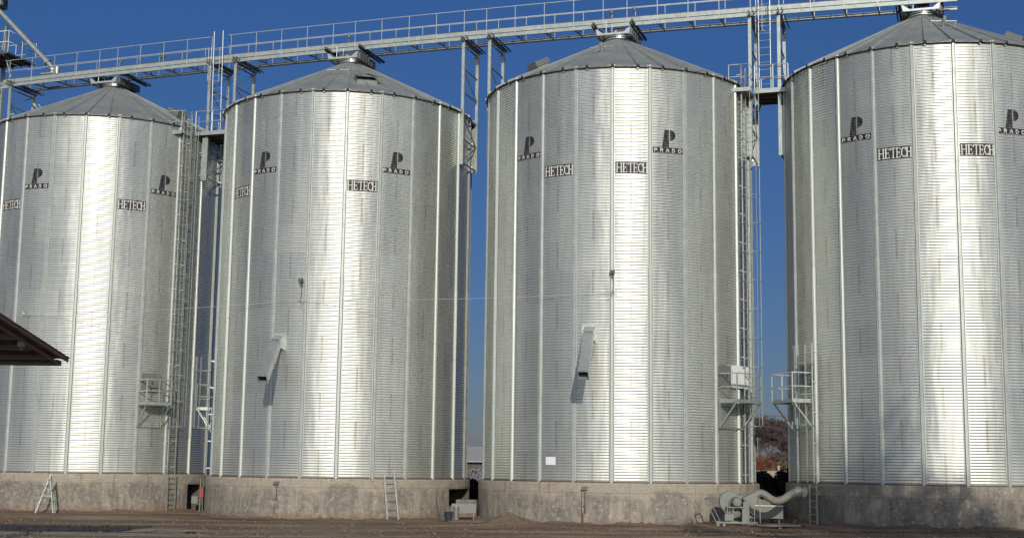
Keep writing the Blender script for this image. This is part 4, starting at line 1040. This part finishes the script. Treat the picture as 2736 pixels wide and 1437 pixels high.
# ---------------------------------------------------------------- open shed at the left, its shade falls on the yard
SH = empty('open_shed', (-11.05, 34, gz(-20)), 0, 'dark maroon roof corner of an open shed jutting in from the left edge', 'shed')
def shed():
    x0, x1, y0, y1 = -19., 0., -5.8, 0.0; za, zb = 5.33-gz(-20)-.0, 4.60-gz(-20)
    m = MB(); n = 120
    def z_at(y): return zb+(za-zb)*(y1-y)/(y1-y0)
    for k in range(n):
        xa, xb = x0+(x1-x0)*k/n, x0+(x1-x0)*(k+1)/n; ha = .02*math.cos(PI*k); hb = .02*math.cos(PI*(k+1))
        m.raw([(xa,y0,z_at(y0)+ha),(xb,y0,z_at(y0)+hb),(xb,y1+.1,z_at(y1)+hb),(xa,y1+.1,z_at(y1)+ha)], [(0,1,2,3)]); m.raw([(xa,y0,z_at(y0)+ha-.006),(xb,y0,z_at(y0)+hb-.006),(xb,y1+.1,z_at(y1)+hb-.006),(xa,y1+.1,z_at(y1)+ha-.006)], [(3,2,1,0)])
    m.build('roof_sheet', M_MAROON, SH)
    m = MB(); m.bar((x1-.02,y0,z_at(y0)-.05),(x1-.02,y1,z_at(y1)-.05), .03, .09); m.build('verge_board', M_MAROON, SH)
    m = MB(); m.bar((x1-.22,y0,z_at(y0)-.14),(x1-.22,y1-.02,z_at(y1)-.14), .05, .045); m.build('verge_rail', M_TIMBER, SH)
    m = MB(); m.box(x0,x1-.22,y1-.12,y1-.05,zb-.19,zb-.04); m.build('eave_beam', M_DARK, SH)
    m = MB(); m.box(x1-.30,x1-.18,y1-.14,y1,zb-.19,zb-.06); m.bar((x1-.55,y1-.2,zb-.17),(x1-.25,y1-.1,zb-.07), .02); m.build('corner_bracket', M_TIMBER, SH)
    for k in range(5): y = y0+.6+k*1.15; m = MB(); m.bar((x0,y,z_at(y)-.10),(x1-.25,y,z_at(y)-.10), .06, .12); m.build('purlin', M_DARK, SH)
    for x in (-2.6,-8.,-13.5,-18.6):
        for y in (y0+.3, y1-.3): m = MB(); m.box(x-.08,x+.08,y-.08,y+.08,0,z_at(y)-.1); m.build('post', M_DARK, SH)
    m = MB(); yy = -2.6; m.box(-.34,-.20,yy-.06,yy+.06,z_at(yy)-.26,z_at(yy)-.15); m.tube([(-.27,yy,z_at(yy)-.26),(-.27,yy-.03,z_at(yy)-.34)], .05, 8); m.tube([(-.33,yy,z_at(yy)-.22),(-.55,yy,z_at(yy)-.26)], .008, 5); m.build('lamp_holder', M_LGREY, SH)
shed()

# ---------------------------------------------------------------- vegetation
def bare_tree_mesh(seed, h, spread, twig_r, depth=6, droop=0.):
    rg = random.Random(seed); tr = MB(); cr = MB()
    def grow(p, d, L, r, dep):
        q = p+d*L; mid = p.lerp(q, .5)+Vector((rg.uniform(-1,1), rg.uniform(-1,1), rg.uniform(-.5,.5)))*L*.06
        (tr if dep >= depth-1 else cr).tube([p, mid, q], [r, r*.85, r*.7], 6 if dep >= depth-2 else 3, 0, False)
        if dep == 0: return
        n = 3 if dep > 1 else 4
        for k in range(n+(rg.random() < .4)):
            ax = Vector((rg.gauss(0,1), rg.gauss(0,1), rg.gauss(0,.5))).normalized()
            nd = (d+ax*spread*rg.uniform(.6,1.2)+Vector((0,0,.12-droop))).normalized()
            st_ = p.lerp(q, rg.uniform(.55, 1.) if k else 1.)
            grow(st_, nd, L*rg.uniform(.62, .82), max(twig_r, r*.58), dep-1)
    grow(Vector((0,0,-.1)), Vector((rg.uniform(-.05,.05), rg.uniform(-.05,.05), 1)).normalized(), h*.26, h*.022, depth)
    return tr, cr
def tree(name, x, y, tm, cm, label, group, sc_=1., rz=0.):
    t = empty(name, (x, y, gz(x)), rz, label, 'tree', group); t.scale = (sc_, sc_, sc_)
    for nm, d in (('trunk', tm), ('crown', cm)):
        o = bpy.data.objects.new(nm, d); COL.objects.link(o); o.parent = t
    return t
TM = []
for k in range(3):
    a_, b_ = bare_tree_mesh(11+k, 7.6, .60, .014, 7)
    oa = a_.build('trunk', M_BARK); ob = b_.build('crown', M_TWIG); TM.append((oa.data, ob.data)); bpy.data.objects.remove(oa); bpy.data.objects.remove(ob)
far = [(25.0, 138, 1.24, 'bare purple-brown tree nearest the third silo in the right gap'), (27.4, 146, 1.24, 'bare purple-brown tree in the middle of the right gap'), (28.3, 138, 1.0, 'bare tree nearest the rightmost silo in the right gap'),
       (24.6, 152, 1.34, 'bare tree behind the others in the right gap'), (31.5, 150, .95, 'bare tree hidden behind the rightmost silo'), (-4.2, 165, .62, 'small bare tree behind the grey-roofed barn')]
for k, (x, y, s_, lb) in enumerate(far):
    d = TM[k % 3]; tree('bare_tree', x, y, d[0], d[1], lb, 'bare trees beyond the silos', s_, k*1.3)
# bare yard trees standing to the right of the camera; they shade the nearest silo
a_, b_ = bare_tree_mesh(41, 20.0, .46, .028, 6); oa = a_.build('trunk', M_BARK); ob = b_.build('crown', M_TWIG); BIG = (oa.data, ob.data); bpy.data.objects.remove(oa); bpy.data.objects.remove(ob)
for k, (x, y, s_, lb) in enumerate([(16.6, 5., 1.16, 'tall bare tree behind the camera, nearest of the three'), (20.0, 2, 1.18, 'tall bare tree behind the camera, middle of the three'), (23.6, 6, 1.14, 'tall bare tree behind the camera, farthest right of the three')]):
    tree('yard_tree', x, y, BIG[0], BIG[1], lb, 'tall bare trees in the yard', s_, k*2.1)
def leafy(name, x, y, rx, ry, h, n, mat, label, cat, seed, group=None, leaf=.10, z0=0.):
    rg = random.Random(seed); t = empty(name, (x, y, gz(x)), 0, label, cat, group)
    m = MB()
    cl = [(rg.uniform(-1,1)*rx*.8, rg.uniform(-1,1)*ry*.8, h*rg.uniform(.3,.85), rg.uniform(.25,.5)*min(h, 2*rx)) for _ in range(max(6, int(rx*4)))]
    for k in range(n):
        c = rg.choice(cl); u = Vector((rg.gauss(0,1), rg.gauss(0,1), rg.gauss(0,1))).normalized()*c[3]*rg.random()**.4
        p = Vector((c[0]+u.x, c[1]+u.y, max(.03, c[2]+u.z*.9))); s = leaf*rg.uniform(.6,1.4)
        a1 = Vector((rg.gauss(0,1), rg.gauss(0,1), rg.gauss(0,1))).normalized(); a2 = a1.cross(Vector((rg.gauss(0,1), rg.gauss(0,1), rg.gauss(0,1)))).normalized()
        m.face([p-a1*s, p+a2*s*.5, p+a1*s, p-a2*s*.5])
    m.build('foliage', mat, t)
    m = MB()
    for c in cl: m.tube([(c[0]*.25, c[1]*.25, -.1), (c[0]*.7, c[1]*.7, c[2]*.6), (c[0], c[1], c[2])], [.04, .025, .012], 5)
    m.build('stem', M_BARK, t)
leafy('dry_shrub', 21.6, 118, 1.5, 1.0, 2.9, 14000, M_RUSTLEAF, 'rust-red dry shrub in the gap beside the third silo', 'shrub', 1, None, .07)
leafy('dry_shrub', 23.6, 117, 2.2, 1.0, 2.45, 14000, M_TAN, 'tan dry shrub in the gap beside the rightmost silo', 'shrub', 2, None, .07)
for k, (x, y, rx, h, lb) in enumerate([(12.6, 70, 2.0, 1.55, 'dark evergreen hedge bush closest to the third silo in the right gap'), (15.9, 71, 2.0, 1.45, 'dark evergreen hedge bush closest to the rightmost silo in the right gap'), (-.9, 74, 1.6, 1.2, 'dark hedge bush in the gap between the second and third silo'), (1.9, 74.5, 1.8, 1.25, 'dark hedge bush mostly behind the third silo'), (-14.6, 80, 1.8, 1.3, 'dark hedge bush behind the gap between the two left silos')]):
    leafy('hedge_bush', x, y, rx, .7, h, 12000, M_HEDGE, lb, 'bush', 30+k, 'dark hedge bushes behind the silos', .10)
leafy('thicket', 25.0, 128, 2.2, 1.0, 3.6, 9000, M_TWIG, 'purple-brown leafless thicket behind the rust-red shrub in the right gap', 'shrub', 61, None, .08)
leafy('thicket', 27.8, 130, 2.4, 1.0, 3.4, 9000, M_TWIG, 'purple-brown leafless thicket behind the tan shrub in the right gap', 'shrub', 62, None, .08)
leafy('frosted_shrub', -3.6, 119, 1.5, .7, 1.9, 2600, m_bark('frosted_twigs', (.10, .09, .10), (.42, .42, .46)), 'pale frosted shrub in front of the barn in the middle gap', 'shrub', 50, None, .07)
# barn with pale roof in the gap between silo 2 and 3
BN = empty('barn', (-3.6, 125, 0), 0, 'low barn with a pale grey roof seen between the second and third silo', 'barn')
m = MB(); m.box(-6,5,0,8,-.3,2.55); m.build('wall', M_PIT, BN)
m = MB(); m.raw([(-6.4,-.5,2.5),(5.4,-.5,2.5),(5.4,4,3.85),(-6.4,4,3.85),(5.4,8.5,2.5),(-6.4,8.5,2.5),(-6.4,-.5,2.38),(5.4,-.5,2.38),(5.4,8.5,2.38),(-6.4,8.5,2.38)], [(0,1,2,3),(3,2,4,5),(6,7,1,0),(1,7,8,4,2),(0,3,5,9,6),(6,9,8,7)]); m.build('roof', m_simple('pale_fibre_cement', (.34,.34,.33), .85, 0., .12, 3), BN)
for x in (-.9, .1, 1.1, 2.1): m = MB(); m.box(x,x+.6,-.03,0,1.1,1.75); f = m.build('window', M_LGREY, BN); m = MB(); m.box(x+.06,x+.54,-.05,-.03,1.16,1.69); m.build('pane', M_GLASS, f)
m = MB(); m.box(18, 30, 112.5, 112.75, -.1, 2.0); m.box(21.9, 22.1, 112.3, 112.5, -.1, 2.4); o = m.build('boundary_wall', M_CONC); tag(o, 'pale boundary wall behind the dark hedge in the right gap', 'wall')
t = empty('utility_pole', (22.6, 125, .1), 0, 'thin utility pole among the shrubs in the right gap', 'pole'); m = MB(); m.tube([(0,0,0),(0,0,4.9)], .06, 8); m.build('pole_shaft', M_LGREY, t); m = MB(); m.bar((-.35,0,4.7),(.35,0,4.7), .05); m.build('crossarm', M_TIMBER, t)
m = MB(); p, q = Vector((5, 100, 7.05)), Vector((40, 104, 6.2)); m.tube([p.lerp(q, k/20)-Vector((0,0,.7*4*(k/20)*(1-k/20))) for k in range(21)], .02, 5); tag(m.build('power_line', M_DARK), 'dark power line crossing the right gap above the trees', 'power line')

# far-off bare woods along the horizon behind the silos
rg = random.Random(91); m = MB()
for k in range(26000):
    x = rg.uniform(-190, 230); y = 230+rg.uniform(-8, 8); h = 2.7+1.0*math.sin(x*.11)+.7*math.sin(x*.37+1)+.5*math.sin(x*.9)
    p = Vector((x, y, gz(x)+h*rg.random()**.6)); q_ = .45*rg.uniform(.5, 1.3)
    a1 = Vector((rg.gauss(0,1), rg.gauss(0,1), rg.gauss(0,1))).normalized(); a2 = a1.cross(Vector((rg.gauss(0,1), rg.gauss(0,1), rg.gauss(0,1)))).normalized()
    m.face([p-a1*q_, p+a2*q_*.5, p+a1*q_, p-a2*q_*.5])
tag(m.build('distant_woods', M_TWIG), 'low brown woods far off along the horizon', 'woods', None, 'stuff')
